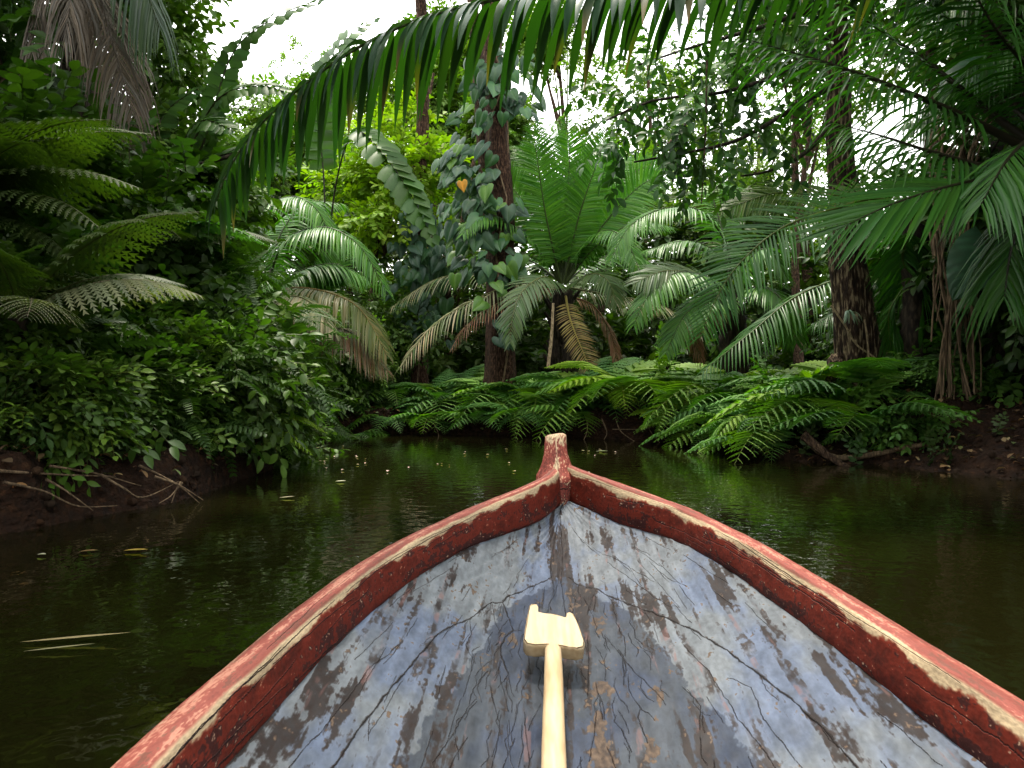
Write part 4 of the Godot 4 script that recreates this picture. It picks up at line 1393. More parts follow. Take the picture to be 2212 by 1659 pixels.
	for q in [[[1975, 470, 0.8], [1930, 540, 1.6], [1840, 590, 2.2], [1720, 640, 2.0], [1620, 720, 1.6], [1520, 800, 1.4]], [[1975, 470], [1950, 560, 0.3], [1990, 620, 0.4], [2010, 720, 0.4]], [[1975, 470, 0.8], [1900, 560, 1.8], [1860, 640, 2.2], [1760, 700, 2.2]], [[1975, 470], [2050, 520, 0.2], [2110, 620, 0.2], [2130, 740, 0.2]], [[1975, 470], [1960, 600, 0.6], [1920, 680, 0.8], [1930, 780, 0.8]]]:
		palm_frond(root, spots(q, d), comb.merged({"hang": 1.5, "face": Vector3(0, 1, 0.3)}, true), M.palm)
	# near palm at the right edge: bare dark stems and long hanging leaves
	d = 6.6
	base = ground_at(2330, d + 0.4)
	root = thing("raffia_palm", "near dark palm at the right edge with long bare stems and hanging leaves", "palm", base)
	foot = at(2290, 360, d) - base
	trunk_part(root, "trunk", [Vector3(0, -0.2, 0), foot * 0.5, foot], 0.24, 0.2, M.dark_stem, 12, 0.2)
	var longl := {"pairs": 46, "len": 0.85, "wid": 0.034, "hang": 1.7, "fwd": 0.7, "face": Vector3(0, 1, 0.2), "col": green, "col2": Color(0.03, 0.095, 0.018), "pet": 0.3, "rad": 0.05, "stem": Color(0.035, 0.028, 0.018), "lift": 0.0}
	for q in [[[2290, 360], [2150, 285, -0.1], [2040, 232, -0.2], [1830, 150, -0.3], [1610, 84, -0.3]], [[2290, 350], [2160, 260, 0.1], [2010, 140, 0.2], [1880, 50, 0.2], [1790, -20, 0.2]], [[2295, 350], [2200, 160, 0.3], [2080, 60, 0.3], [1950, -20, 0.3]], [[2290, 365], [2140, 360, -0.3], [2020, 330, -0.4], [1900, 292, -0.4], [1810, 268, -0.4]], [[2300, 340], [2240, 180, -0.4], [2150, 60, -0.7], [2080, -60, -0.9]], [[2300, 350], [2240, 300, -0.6], [2180, 340, -1.0], [2120, 440, -1.2]], [[2300, 340], [2270, 200, 0.2], [2190, 110, 0.1], [2090, 150, 0.0]], [[2300, 340], [2250, 120, 0.5], [2150, -10, 0.5], [2000, 30, 0.4]], [[2300, 350], [2180, 230, 0.6], [2060, 200, 0.7], [1960, 260, 0.7]], [[2310, 380], [2250, 420, -0.4], [2190, 520, -0.5], [2170, 640, -0.5]]]:
		palm_frond(root, spots(q, d), longl, M.palm)
	palm_frond(root, spots([[2280, 380], [2180, 380, -0.5], [2060, 400, -0.8], [1930, 440, -1.0], [1800, 500, -1.1]], d), longl.merged({"fwd": 1.5, "hang": 0.25, "len": 0.95, "wid": 0.04, "pairs": 44, "face": Vector3(-0.3, 0.6, 0.8), "pet": 0.2, "rad": 0.03}, true), M.palm, "long dark leaflets swept to the left")
	build_top_frond()


func build_top_frond() -> void:
	# a raffia frond seven metres long arches over the creek; each leaflet is a piece of its own
	var foot := Vector3(5.9, 0.7, -7.2)
	foot.y = land(foot.x, foot.z)
	var root := thing("raffia_palm", "palm out of view whose huge glossy frond arches across the top", "palm", foot)
	var head := at(2330, -250, 6.2)
	trunk_part(root, "trunk", [Vector3(0, -0.2, 0), (head - foot) * 0.5, head - foot], 0.22, 0.18, M.dark_stem, 12, 0.15)
	var ctrl := points([[2330, -250, 0.4], [1950, -150, 0.2], [1600, -72, 0.1], [1400, -45], [1150, -16], [960, 24], [820, 78], [700, 150], [600, 232], [530, 308], [485, 385], [470, 430]], 5.8, foot)
	var n := 100
	var pts := curve(ctrl, n + 1)
	var g := Geo.new()
	tube(g, pts, 0.05, 0.006, 7, Color(0.08, 0.10, 0.04), 0.0, 0.7)
	var fr := part("frond", g.done(M.palm), root)
	fr.set_meta("label", "huge arching frond with hanging glossy leaflets")
	for k in range(12, n + 1):
		var f := float(k) / n
		var tg := (pts[mini(k + 1, n)] - pts[maxi(k - 1, 0)]).normalized()
		var sd := tg.cross(UP).normalized()
		if sd.z < 0.0:
			sd = -sd
		for e in [1, -1]:
			if rng.randf() < 0.04:
				continue
			g = Geo.new()
			var ln := (0.78 if e > 0 else 0.88) * rnd(0.75, 1.12) * lerpf(1.0, 0.62, smoothstep(0.72, 1.0, f))
			var dir: Vector3 = sd * e * rnd(0.55, 0.8) + tg * rnd(0.3, 0.5) + UP * (rnd(-0.15, 0.1) if e > 0 else rnd(-0.3, 0.0))
			var col := vary(Color(0.035, 0.075, 0.04) if e > 0 else Color(0.03, 0.08, 0.018), 0.16)
			var tip = Color(0.2, 0.14, 0.05) if rng.randf() < 0.12 else null
			leaf(g, pts[k], dir, tg + sd * e * rnd(-0.35, 0.1), ln, rnd(0.08, 0.11), rnd(1.8, 2.9), 0.22, col, [0.35, 0.85, 1.0, 1.0, 0.85, 0.6, 0.3, 0.03], tip)
			part("leaflet", g.done(M.palm), fr)


func build_right_bank() -> void:
	var d := 10.3
	var base := ground_at(1850, d)
	var root := thing("lichened_tree", "stout tree with flaring lichen-spotted trunk on the right bank", "tree", base - UP * 0.2)
	trunk_part(root, "trunk", points([[1858, 850], [1853, 770], [1846, 700], [1836, 600], [1826, 480], [1818, 360], [1812, 200], [1805, 0], [1800, -250]], d, root.position), 0.34, 0.09, M.bark_lichen, 26, 0.05, 0.5, 0.20)
	for q in [[[1900, 770], [1925, 815, -0.3], [1985, 850, -0.6], [2070, 868, -0.8], [2130, 876, -0.9]], [[1810, 780], [1790, 830, -0.3], [1740, 862, -0.5]], [[1860, 800, -0.2], [1850, 850, -0.6], [1830, 880, -0.9]], [[1890, 800, -0.1], [1920, 850, -0.5], [1935, 885, -0.8]]]:
		trunk_part(root, "root", points(q, d, root.position), 0.13, 0.03, M.bark_lichen, 9, 0.1)
	trunk_part(root, "creeper", points([[1795, 660], [1830, 710], [1850, 745], [1900, 785], [1905, 850]], d - 0.42, root.position), 0.013, 0.012, M.stick, 5)
	trunk_part(root, "creeper", points([[1868, 690], [1876, 760], [1880, 850]], d - 0.42, root.position), 0.012, 0.012, M.stick, 5)
	# boughs that reach out to the left over the ferns, hung with dark leaves
	var blobs := []
	for q in [[[1808, 60, 0], [1700, 150, -0.6], [1560, 200, -1.0], [1420, 215, -1.2], [1310, 260, -1.3]], [[1810, 180, 0], [1720, 230, -0.4], [1600, 300, -0.9], [1480, 330, -1.0], [1370, 350, -1.2]], [[1806, 0, 0], [1640, 60, -0.5], [1500, 100, -0.8], [1380, 140, -0.9]], [[1812, 250, 0], [1740, 330, -0.3], [1660, 370, -0.4], [1600, 380, -0.5]]]:
		trunk_part(root, "bough", points(q, d, root.position), 0.05, 0.012, M.dark_stem, 7)
	for q in [[1310, 255, 55, 50, -1.3], [1390, 215, 70, 50, -1.2], [1340, 320, 50, 35, -1.3], [1420, 300, 65, 50, -1.2], [1480, 230, 60, 55, -1.1], [1560, 190, 60, 50, -1.0], [1500, 340, 60, 50, -1.0], [1580, 300, 70, 60, -0.9], [1640, 130, 70, 60, -0.7], [1700, 200, 60, 60, -0.5], [1660, 270, 50, 60, -0.6], [1420, 130, 70, 45, -1.0], [1530, 90, 70, 50, -0.9], [1690, 60, 80, 70, -0.3], [1760, -100, 200, 120, 0.0]]:
		blobs.append([at(q[0], q[1], d + q[4]) - root.position, Vector3(px(q[2], d), px(q[3], d), px(q[2], d))])
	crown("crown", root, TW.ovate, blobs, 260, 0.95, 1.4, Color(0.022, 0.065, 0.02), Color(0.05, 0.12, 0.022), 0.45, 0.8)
	var liana := thing("liana", "thin liana hanging straight down in front of the speckled leaves", "vine", at(1527, 130, 9.0))
	trunk_part(liana, "stem", [Vector3.ZERO, at(1524, 280, 9.0) - liana.position, at(1515, 440, 9.0) - liana.position], 0.014, 0.008, M.bark, 5)
	# epiphyte on the trunk
	var ep := thing("epiphyte", "tuft of narrow pale leaves growing on the lichened trunk", "plant", at(1832, 672, d - 0.45))
	var g := Geo.new()
	for k in 14:
		leaf(g, rv(0.02), Vector3(rnd(-0.8, 0.8), rnd(-0.2, 0.5), 0.7), Vector3(1, 0, 0.2), 0.26, 0.03, 2.4, 0.2, vary(Color(0.14, 0.2, 0.14), 0.2), BLADE)
	part("foliage", g.done(M.broad), ep)
	# strangler at the right edge with its aerial roots
	d = 9.2
	base = ground_at(2190, d)
	root = thing("strangler_fig", "dark strangler tree at the right edge draped in pale aerial roots", "tree", base - UP * 0.2)
	trunk_part(root, "trunk", points([[2190, 900], [2185, 700], [2180, 500], [2200, 250], [2160, 60], [2110, -100]], d, root.position), 0.36, 0.24, M.dark_stem, 16, 0.18)
	trunk_part(root, "trunk", points([[2250, 900], [2240, 600], [2230, 300], [2260, 0]], d + 0.5, root.position), 0.35, 0.25, M.dark_stem, 14, 0.18)
	trunk_part(root, "bough", points([[2200, 260], [2150, 120], [2105, 20], [2080, -80]], d - 0.2, root.position), 0.10, 0.07, M.dark_stem, 9)
	for k in 30:
		var u0: float = [2040, 2058, 2075, 2090, 2105, 2030][k % 6] + rnd(-10, 10)
		var w0 := rnd(230, 560)
		var u1: float = u0 + rnd(-32, 12) if k % 6 < 2 else u0 + rnd(-6, 40)
		var w1 := rnd(846, 872) if k % 4 else rnd(600, 760)
		var off := rnd(-0.7, -0.25)
		var way := [[u0 + 30, w0 - 60, off + 0.25]]
		for j in 6:
			var f := j / 5.0
			way.append([lerpf(u0, u1, f * f) + rnd(-7, 7) + 10.0 * sin(f * 5.0 + k), lerpf(w0, w1, f), off + rnd(-0.05, 0.05)])
		trunk_part(root, "aerial_root", points(way, d, root.position), rnd(0.008, 0.026), rnd(0.005, 0.016), M.root, 6, 0.12)
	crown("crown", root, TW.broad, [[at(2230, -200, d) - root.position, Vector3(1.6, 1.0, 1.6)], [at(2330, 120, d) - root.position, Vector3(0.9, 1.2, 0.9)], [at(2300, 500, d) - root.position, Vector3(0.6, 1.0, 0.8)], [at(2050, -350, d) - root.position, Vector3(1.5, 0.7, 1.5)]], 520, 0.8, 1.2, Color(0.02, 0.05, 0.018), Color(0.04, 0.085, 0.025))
	# big-leaved climber on it
	var arum := thing("arum_climber", "climber with huge dark arrow-shaped leaves on the strangler tree", "vine", at(2150, 480, 8.0))
	trunk_part(arum, "stem", points([[2190, 800], [2180, 600], [2170, 400], [2185, 200], [2160, 100]], 8.75, arum.position), 0.025, 0.02, M.dark_stem, 7)
	var arrow := big_leaf(Color(0.022, 0.06, 0.028))
	for q in [[2128, 530, 0.56, Vector3(-0.25, 0.35, 0.9), Vector3(-0.55, -0.85, 0.1)], [2128, 135, 0.55, Vector3(-0.35, 0.6, 0.7), Vector3(-0.85, -0.5, 0.2)], [2112, 392, 0.36, Vector3(0.3, 0.5, 0.8), Vector3(-0.85, -0.55, 0.1)], [2122, 362, 0.26, Vector3(-0.6, 0.2, 0.75), Vector3(0.1, -1, 0.1)], [2190, 260, 0.4, Vector3(-0.3, 0.5, 0.8), Vector3(0.3, -0.9, 0.1)]]:
		var face: Vector3 = q[3].normalized()
		var tip: Vector3 = q[4]
		tip = (tip - face * tip.dot(face)).normalized()
		var p := at(q[0], q[1], 8.0) - arum.position
		part("leaf", arrow, arum, Transform3D(Basis(face.cross(tip), face, tip).scaled(Vector3.ONE * float(q[2]) * 1.2), p))
		trunk_part(arum, "leaf_stalk", [p, p + Vector3(0.14, 0.06, -0.3), p + Vector3(0.22, -0.12, -0.72)], 0.009, 0.012, M.dark_stem, 5)


func bank_ferns() -> void:
	# ferns along the far and right banks, leaning out over the water
	var line := [Vector2(-1.5, -13.45), Vector2(-0.6, -13.15), Vector2(0.3, -12.85), Vector2(1.1, -12.55), Vector2(1.8, -12.0), Vector2(2.5, -11.5), Vector2(2.72, -10.8), Vector2(2.85, -10.1), Vector2(3.0, -9.4), Vector2(3.2, -8.75), Vector2(3.65, -8.4)]
	var n := 0
	for row in 4:
		var inland: float = [0.3, 0.85, 1.5, 0.08][row]
		for k in line.size():
			var q: Vector2 = line[k] + Vector2(rnd(-0.15, 0.15), rnd(-0.15, 0.15))
			if (row == 2 and k > 8) or (k == 10) or (k == 9 and row == 0) or (row == 3 and not k in [2, 5, 8]):
				continue
			var s := shore(q.x, q.y)
			var p := Vector3(q.x + s.y * signf(s.x) * 0.0, 0, q.y)
			# step inland along the direction away from the water
			var away := Vector2(0.25, -1.0) if k < 5 else (Vector2(0.8, -0.6) if k < 7 else Vector2(1.0, -0.25))
			away = away.normalized()
			p.x += away.x * inland
			p.z += away.y * inland
			p.y = land(p.x, p.z) - 0.02 if row < 3 else 0.42
			var bright := k in [4, 5] and row < 2
			var kinds: Array = [5, 0, 2] if bright else [[0, 1, 2, 3], [1, 3, 0], [2, 0, 3, 1]][(k + row) % 3]
			var lean: Vector3 = Vector3(-away.x, [0.55, 0.5, 0.6, -0.2][row], -away.y) * [0.55, 0.5, 0.4, 0.9][row]
			var where: String = ["on the bank's lip", "in the middle row", "in the back row", "hanging over the water"][row]
			fern(p, "%sfern %s under the palms, %s from the dark inlet" % ["yellow-green " if bright else "green ", where, ordinal(k)], "ferns on the far and right banks", kinds, [11, 11, 10, 7][row], rnd(0.95, 1.2) if row < 1 else (rnd(1.15, 1.5) if row < 3 else rnd(0.6, 0.85)), lean, 0.8)
			n += 1
	# ferns by the dark inlet and in front of the lichened trunk
	var more := [[680, 12.9, 0.9, "fern overhanging the dark inlet, furthest left"], [760, 13.2, 0.9, "fern overhanging the dark inlet, in its middle"], [830, 13.7, 0.85, "fern overhanging the dark inlet, nearest the bleached frond"], [720, 13.9, 1.1, "taller fern behind the dark inlet, left one"], [850, 14.4, 1.0, "taller fern behind the dark inlet, right one"], [1790, 9.6, 0.8, "fern in front of the lichened trunk, left side"], [1850, 9.0, 0.55, "small fern on the bare bank below the lichened trunk"], [1960, 9.9, 0.9, "large fern right of the lichened trunk"], [1930, 9.3, 0.6, "fern at the foot of the lichened trunk, right side"], [1600, 12.2, 1.2, "tall fern under the dark arching palm"]]
	for q in more:
		var p := ground_at(q[0], q[1])
		fern(p - UP * 0.02, q[3], "ferns in odd spots", [0, 3, 1], 8, q[2], Vector3(-0.1, 0.1, 0.5), 0.9)
	# low herbs between the ferns
	var g := Geo.new()
	for k in 9:
		leaf(g, rv(0.05) * Vector3(1, 0, 1), Vector3(rnd(-0.8, 0.8), 1.2, rnd(-0.3, 0.6)), Vector3(1, 0, rnd(-0.4, 0.4)), rnd(0.5, 0.75), 0.15, 1.2, 0.25, vary(Color(0.07, 0.16, 0.03), 0.15), BLADE)
	var ginger := g.done(M.broad)
	for k in 3:
		var o := part("ginger_plant", ginger, self, Transform3D(Basis(UP, k * 2.0), ground_at([1395, 1440, 1500][k], [13.4, 13.0, 13.2][k])))
		tag(o, ["broad-leaved ginger plant behind the yellow-green ferns, left one", "broad-leaved ginger plant behind the yellow-green ferns, middle one", "broad-leaved ginger plant behind the yellow-green ferns, right one"][k], "plant", "ginger plants behind the ferns")
	var sap := ground_at(1450, 12.6)
	shrub(sap, 1.25, 0.28, "slender sapling with bright light-green leaves above the ferns", "", TW.lime, 46, 0.5, 0.8, Color(0.10, 0.22, 0.02), Color(0.16, 0.30, 0.02), "sapling")
	var kinds2 := [TW.broad2, TW.small, TW.broad]
	for k in 8:
		var u: float = [1700, 1760, 1640, 2010, 2060, 2140, 1990, 2100][k]
		var d: float = [10.6, 10.2, 11.2, 9.6, 9.2, 9.0, 8.6, 10.2][k]
		shrub(ground_at(u, d), [0.5, 0.45, 0.6, 0.45, 0.3, 0.3, 0.2, 0.6][k], 0.4, ["leafy herb among the ferns, near the lichened trunk", "leafy herb among the ferns, touching the lichened trunk", "leafy herb among the ferns, left of the lichened trunk", "low bright herb behind the aerial roots, left one", "low bright herb under the aerial roots, middle one", "low bright herb behind the aerial roots, right one", "seedling on the bare right bank", "leafy herb in the dark behind the strangler"][k], "low herbs on the right bank", kinds2[k % 3], 60, 0.5, 0.8, Color(0.06, 0.14, 0.03), Color(0.09, 0.2, 0.03), "herb")


func left_thicket() -> void:
	var deep := Color(0.025, 0.055, 0.018)
	var mid := Color(0.058, 0.115, 0.018)
	var lush := Color(0.105, 0.19, 0.024)
	# tall trees whose crowns close the upper left and shade the bank
	tree("broadleaf_tree", "tall dark tree over the left bank, nearest to the canoe", -40, 120, 8.5, 330, 300, TW.broad, 1500, 0.8, 1.3, deep, mid, M.bark, 0.2, "trees over the left bank", [[-150, -500, 0, 500, 260], [150, -420, 1.0, 420, 200], [60, 420, 0.5, 200, 160]])
	tree("broadleaf_tree", "big-leaved tree with grey-shining leaves left of the bright sky", 290, 150, 11.5, 130, 220, TW.broad2, 1200, 0.9, 1.3, mid, lush, M.bark, 0.16, "trees over the left bank", [[230, -150, 0, 190, 200], [250, 400, -0.5, 180, 140], [410, 360, 0, 80, 100]])
	tree("broadleaf_tree", "leafy tree below the dark torn leaves, left of the arched fronds", 430, 500, 10.8, 170, 130, TW.broad, 900, 0.8, 1.1, mid, lush, M.bark, 0.1, "trees over the left bank")
	tree("broadleaf_tree", "dark tree at the far left edge behind the tree ferns", 30, 500, 9.5, 230, 180, TW.broad2, 900, 0.8, 1.2, deep, mid, M.bark, 0.12, "trees over the left bank", [[-200, 200, 0, 250, 400]])
	# the wood goes on beside and behind the canoe and closes over the banks
	for q in [[-5.6, 2.5, 6.6, 2.6, "leafy tree beyond the picture's edge on the left bank beside the canoe"], [-4.6, -2.6, 5.6, 2.4, "leafy tree beyond the picture's edge on the left bank just ahead of the canoe", Vector3(2.2, 5.5, -1.8)], [-6.5, 7.5, 7.0, 3.0, "leafy tree beyond the picture's edge on the left bank behind the canoe"], [7.0, 2.5, 6.6, 2.5, "leafy tree beyond the picture's edge on the right bank beside the canoe"], [6.4, -3.4, 5.8, 2.6, "leafy tree beyond the picture's edge on the right bank just ahead of the canoe", Vector3(-2.2, 5.6, -1.8)], [7.5, 7.5, 7.0, 3.0, "leafy tree beyond the picture's edge on the right bank behind the canoe"], [-2.5, 13.0, 6.0, 3.2, "leafy tree beyond the picture's edge closing the creek behind, left of its middle"], [3.5, 13.5, 6.0, 3.2, "leafy tree beyond the picture's edge closing the creek behind, right of its middle"], [7.0, -7.4, 7.0, 3.2, "leafy tree beyond the picture's edge, high over the strangler tree"]]:
		var foot0 := Vector3(q[0], land(q[0], q[1]) - 0.1, q[1])
		var tr := thing("broadleaf_tree", q[4], "tree", foot0, "trees beside the canoe")
		trunk_part(tr, "trunk", [Vector3.ZERO, Vector3(0.2, 3, 0), Vector3(0.0, q[2] - 0.5, 0)], 0.18, 0.08, M.bark)
		var lobes := [[Vector3(0, q[2], 0), Vector3(q[3], 1.6, q[3])], [Vector3(0, q[2] * 0.5, 0), Vector3(q[3] * 0.6, 2.2, q[3])]]
		if q.size() > 5:
			lobes.append([q[5], Vector3(1.7, 0.9, 2.2)])
		crown("crown", tr, TW.broad, lobes, 1500, 0.9, 1.5, deep, mid)
	# understorey shrubs: place across, distance, height, width, kind
	var sh := [[60, 6.4, 1.7, 0.9, 0], [200, 6.6, 1.5, 0.8, 1], [330, 7.0, 1.4, 0.8, 2], [430, 7.4, 1.5, 0.8, 1], [520, 7.9, 1.3, 0.7, 3], [560, 8.5, 1.1, 0.6, 2], [130, 7.6, 2.3, 1.0, 1], [290, 8.0, 2.3, 1.0, 0], [410, 8.6, 2.2, 0.9, 3], [500, 9.0, 1.9, 0.8, 0], [40, 8.6, 3.0, 1.1, 2], [200, 9.2, 3.2, 1.1, 0], [350, 9.8, 3.0, 1.1, 1], [470, 10.4, 2.6, 1.0, 2], [540, 9.6, 1.6, 0.8, 1], [600, 12.0, 1.7, 0.9, 3], [660, 13.4, 1.7, 0.9, 1], [740, 14.2, 1.6, 0.9, 2], [-60, 5.6, 1.6, 0.8, 3], [-40, 7.2, 2.6, 1.1, 0], [450, 8.0, 0.9, 0.6, 3], [270, 6.9, 0.9, 0.6, 2], [590, 14.8, 2.4, 1.0, 0], [820, 15.4, 1.8, 0.9, 1], [10, 5.3, 0.8, 0.5, 2], [110, 5.7, 0.8, 0.5, 3], [190, 6.05, 0.8, 0.5, 1], [300, 6.35, 0.7, 0.5, 2], [390, 6.7, 0.7, 0.5, 3], [480, 7.2, 0.7, 0.5, 1], [60, 5.0, 0.5, 0.45, 2], [160, 5.45, 0.5, 0.45, 2]]
	var meshes := [TW.broad, TW.broad2, TW.small, TW.pinnate]
	var say := ["broad-leaved", "glossy-leaved", "small-leaved", "feather-leaved"]
	var order := range(sh.size())
	order.sort_custom(func(a, b): return sh[a][0] < sh[b][0])
	var rank := {}
	for k in order.size():
		rank[order[k]] = k
	for k in sh.size():
		var q: Array = sh[k]
		var p := ground_at(q[0], q[1])
		shrub(p, q[2], q[3], "%s shrub %s, %s counting from the left edge" % [say[q[4]], "at the front of the left thicket" if q[1] < 8.0 else ("deep in the left thicket" if q[1] < 11.0 else "behind the dark inlet"), ordinal(rank[k])], "shrubs of the left thicket", meshes[q[4]], int(170 * q[2] * q[3]) + 70, 0.65, 1.05, deep.lerp(mid, 0.4), [mid, lush, lush, mid][q[4]])
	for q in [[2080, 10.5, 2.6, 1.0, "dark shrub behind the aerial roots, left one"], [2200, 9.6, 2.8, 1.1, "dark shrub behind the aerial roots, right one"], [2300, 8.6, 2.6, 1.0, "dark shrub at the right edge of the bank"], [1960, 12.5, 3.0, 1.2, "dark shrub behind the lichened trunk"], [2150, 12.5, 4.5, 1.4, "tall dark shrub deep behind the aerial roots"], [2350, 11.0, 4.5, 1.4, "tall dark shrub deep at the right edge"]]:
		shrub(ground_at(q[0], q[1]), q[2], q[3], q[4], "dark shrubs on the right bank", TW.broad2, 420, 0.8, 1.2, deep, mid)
	# tree ferns
	var c := at(-130, 470, 5.6)
	var foot := ground_at(-150, 5.6)
	var root := thing("tree_fern", "tree fern at the upper left with long olive fronds reaching right", "tree fern", foot)
	trunk_part(root, "trunk", [Vector3(0, -0.2, 0), (c - foot) * 0.5, c - foot], 0.09, 0.06, M.dark_stem, 9, 0.2)
	for q in [[0.95, 0.62, 0.2, 1.75], [1.0, 0.3, 0.05, 1.7], [0.95, 0.05, 0.25, 1.6], [0.8, 0.75, -0.4, 1.8], [0.9, 0.45, 0.5, 1.5], [-0.3, 0.5, 0.9, 1.6], [-0.8, 0.4, 0.2, 1.6], [0.2, 0.6, -1.0, 1.7], [1.0, -0.2, 0.1, 1.3]]:
		part("frond", F[6], root, Transform3D(along(Vector3(q[0], q[1], q[2]), rnd(-0.2, 0.2)).scaled(Vector3.ONE * float(q[3])), c - foot))
	c = at(40, 690, 5.2)
	foot = ground_at(10, 5.2)
	root = thing("tree_fern", "tree fern lower on the left with one pale feathery frond drooping right", "tree fern", foot)
	trunk_part(root, "trunk", [Vector3(0, -0.2, 0), (c - foot) * 0.5, c - foot], 0.08, 0.06, M.dark_stem, 9, 0.2)
	for q in [[1.0, 0.32, -0.12, 1.35, 4], [0.75, 0.5, -0.7, 1.3, 6], [0.2, 0.6, 0.9, 1.1, 6], [-0.8, 0.5, 0.5, 1.4, 6], [-0.3, 0.5, -0.9, 1.5, 6], [0.95, 0.85, -0.1, 1.6, 6], [0.6, 0.1, 0.8, 1.0, 4]]:
		part("frond", F[q[4]], root, Transform3D(along(Vector3(q[0], q[1], q[2]), rnd(-0.15, 0.15)).scaled(Vector3.ONE * float(q[3])), c - foot))
	c = at(300, 560, 7.6)
	foot = ground_at(280, 7.6)
	root = thing("tree_fern", "tree fern amid the left thicket with fronds arching towards the palms", "tree fern", foot)
	trunk_part(root, "trunk", [Vector3(0, -0.2, 0), (c - foot) * 0.5, c - foot], 0.08, 0.06, M.dark_stem, 9, 0.2)
	for k in 10:
		var a := TAU * k / 10.0 + 0.2
		part("frond", F[6 if k % 2 else 3], root, Transform3D(along(Vector3(cos(a), rnd(0.2, 0.6), sin(a)), rnd(-0.2, 0.2)).scaled(Vector3.ONE * rnd(1.2, 1.7)), c - foot))
	# ferns on the left bank's edge
	for q in [[500, 7.6, 0.85, [5], "bright yellow-green fern on the left point, its frond lit through"], [600, 10.6, 1.3, [1, 0], "large fern with long fronds hanging over the inlet behind the left point"], [640, 12.2, 1.2, [0, 5], "fern with light leaf tips above the inlet behind the left point"], [560, 8.0, 0.6, [0, 1], "small fern at the tip of the left point"], [400, 7.0, 0.7, [3, 1], "dark fern on the left bank behind the bare roots"], [250, 6.3, 0.7, [3], "dark fern low on the left bank, near the bare roots"], [440, 8.4, 0.9, [2, 0], "mid green fern above the bright one on the left point"], [340, 6.7, 0.6, [1, 3], "small dim fern between the dark ferns on the left bank"]]:
		fern(ground_at(q[0], q[1]), q[4], "ferns on the left bank", q[3], 8, q[2], Vector3(0.5, 0.2, 0.3), 0.85)
	# dead grey palm skirt and green straps hanging in the upper left
	var hp := thing("hanging_palm", "palm crown at the top left trailing a shaggy skirt of dead grey fronds", "palm", at(150, -160, 7.4))
	trunk_part(hp, "trunk", [Vector3(-0.2, -0.1, -0.5), Vector3(-0.5, -2.0, -0.9), ground_at(90, 8.2) - hp.position], 0.16, 0.18, M.dark_stem, 10, 0.2)
	var grey := {"pairs": 46, "len": 0.8, "wid": 0.022, "hang": 3.2, "fwd": 0.6, "face": Vector3(0, 1, 0.3), "col": Color(0.09, 0.075, 0.06), "col2": Color(0.17, 0.14, 0.11), "pet": 0.1, "rad": 0.02, "stem": Color(0.1, 0.08, 0.06), "lift": 0.0}
	for q in [[[150, -160], [200, -60, -0.2], [240, 80, -0.3], [285, 240, -0.3]], [[150, -160], [190, -40, 0.2], [215, 60, 0.2], [235, 170, 0.2]], [[150, -160], [100, -60, 0.1], [80, 20, 0.1], [70, 110, 0.1]], [[150, -160], [160, -60, -0.4], [150, 20, -0.5], [140, 90, -0.5]], [[160, -150], [230, -30, 0.3], [275, 120, 0.3], [298, 300, 0.3]]]:
		palm_frond(hp, spots(q, 7.4), grey, M.dry, "dead grey frond")
	var strap := {"pairs": 40, "len": 0.9, "wid": 0.03, "hang": 3.0, "fwd": 1.0, "face": Vector3(0, 1, 0.3), "col": Color(0.05, 0.085, 0.05), "col2": Color(0.09, 0.14, 0.08), "pet": 0.25, "rad": 0.02, "lift": 0.0}
	for q in [[[150, -170], [250, -130, -0.2], [300, -60, -0.3], [345, 60, -0.3]], [[150, -170], [60, -150, 0.2], [0, -80, 0.2], [-40, 40, 0.2]], [[150, -170], [120, -260, 0.4], [40, -250, 0.7], [-80, -150, 0.8]], [[150, -170], [230, -260, 0.4], [330, -240, 0.6], [420, -140, 0.7]]]:
		palm_frond(hp, spots(q, 7.4), strap)
	# torn banana leaves, dark against the sky
	var torn := {"pairs": 24, "len": 0.30, "wid": 0.125, "hang": 0.5, "fwd": 0.35, "face": Vector3(0, 0.8, 0.6), "col": Color(0.035, 0.08, 0.02), "col2": Color(0.05, 0.11, 0.024), "pet": 0.25, "rad": 0.025, "prof": TORN, "join": true, "stem": Color(0.03, 0.03, 0.015), "lift": 0.0, "miss": 0.05}
	var ban := thing("banana_plant", "dark torn banana leaves leaning right across the bright sky", "plant", ground_at(330, 10.2))
	trunk_part(ban, "trunk", points([[330, 835], [325, 700], [330, 560], [345, 420]], 10.2, ban.position), 0.13, 0.08, M.dark_stem, 9)
	for q in [[[340, 430], [400, 340], [470, 215, -0.2], [560, 185, -0.3], [620, 200, -0.4]], [[340, 430], [430, 330, 0.3], [500, 120, 0.3], [590, 40, 0.3], [690, 0, 0.3]], [[345, 420], [440, 350, -0.3], [540, 330, -0.5], [620, 370, -0.6]], [[340, 430], [330, 320, 0.2], [360, 240, 0.3], [430, 190, 0.4]], [[345, 420], [400, 300, -0.4], [440, 260, -0.6], [500, 280, -0.8]]]:
		palm_frond(ban, spots(q, 10.2), torn, M.broad)
	var ban2 := thing("banana_plant", "dark torn banana leaf hanging in front of the lime leaves", "plant", ground_at(690, 12.9))
	trunk_part(ban2, "trunk", points([[690, 840], [695, 720], [700, 640], [705, 590]], 13.4, ban2.position), 0.08, 0.05, M.dark_stem, 9)
	for q in [[[705, 590, 0.2], [725, 400, 0.1], [765, 285, -0.4], [830, 335, -1.0], [890, 425, -1.3], [935, 515, -1.4]], [[705, 590, 0.2], [700, 400, 0.4], [690, 200, 0.4], [740, 90, 0.3], [810, 40, 0.3]]]:
		palm_frond(ban2, spots(q, 13.2), torn.merged({"len": 0.36, "pet": 0.4, "pairs": 30}, true), M.broad)
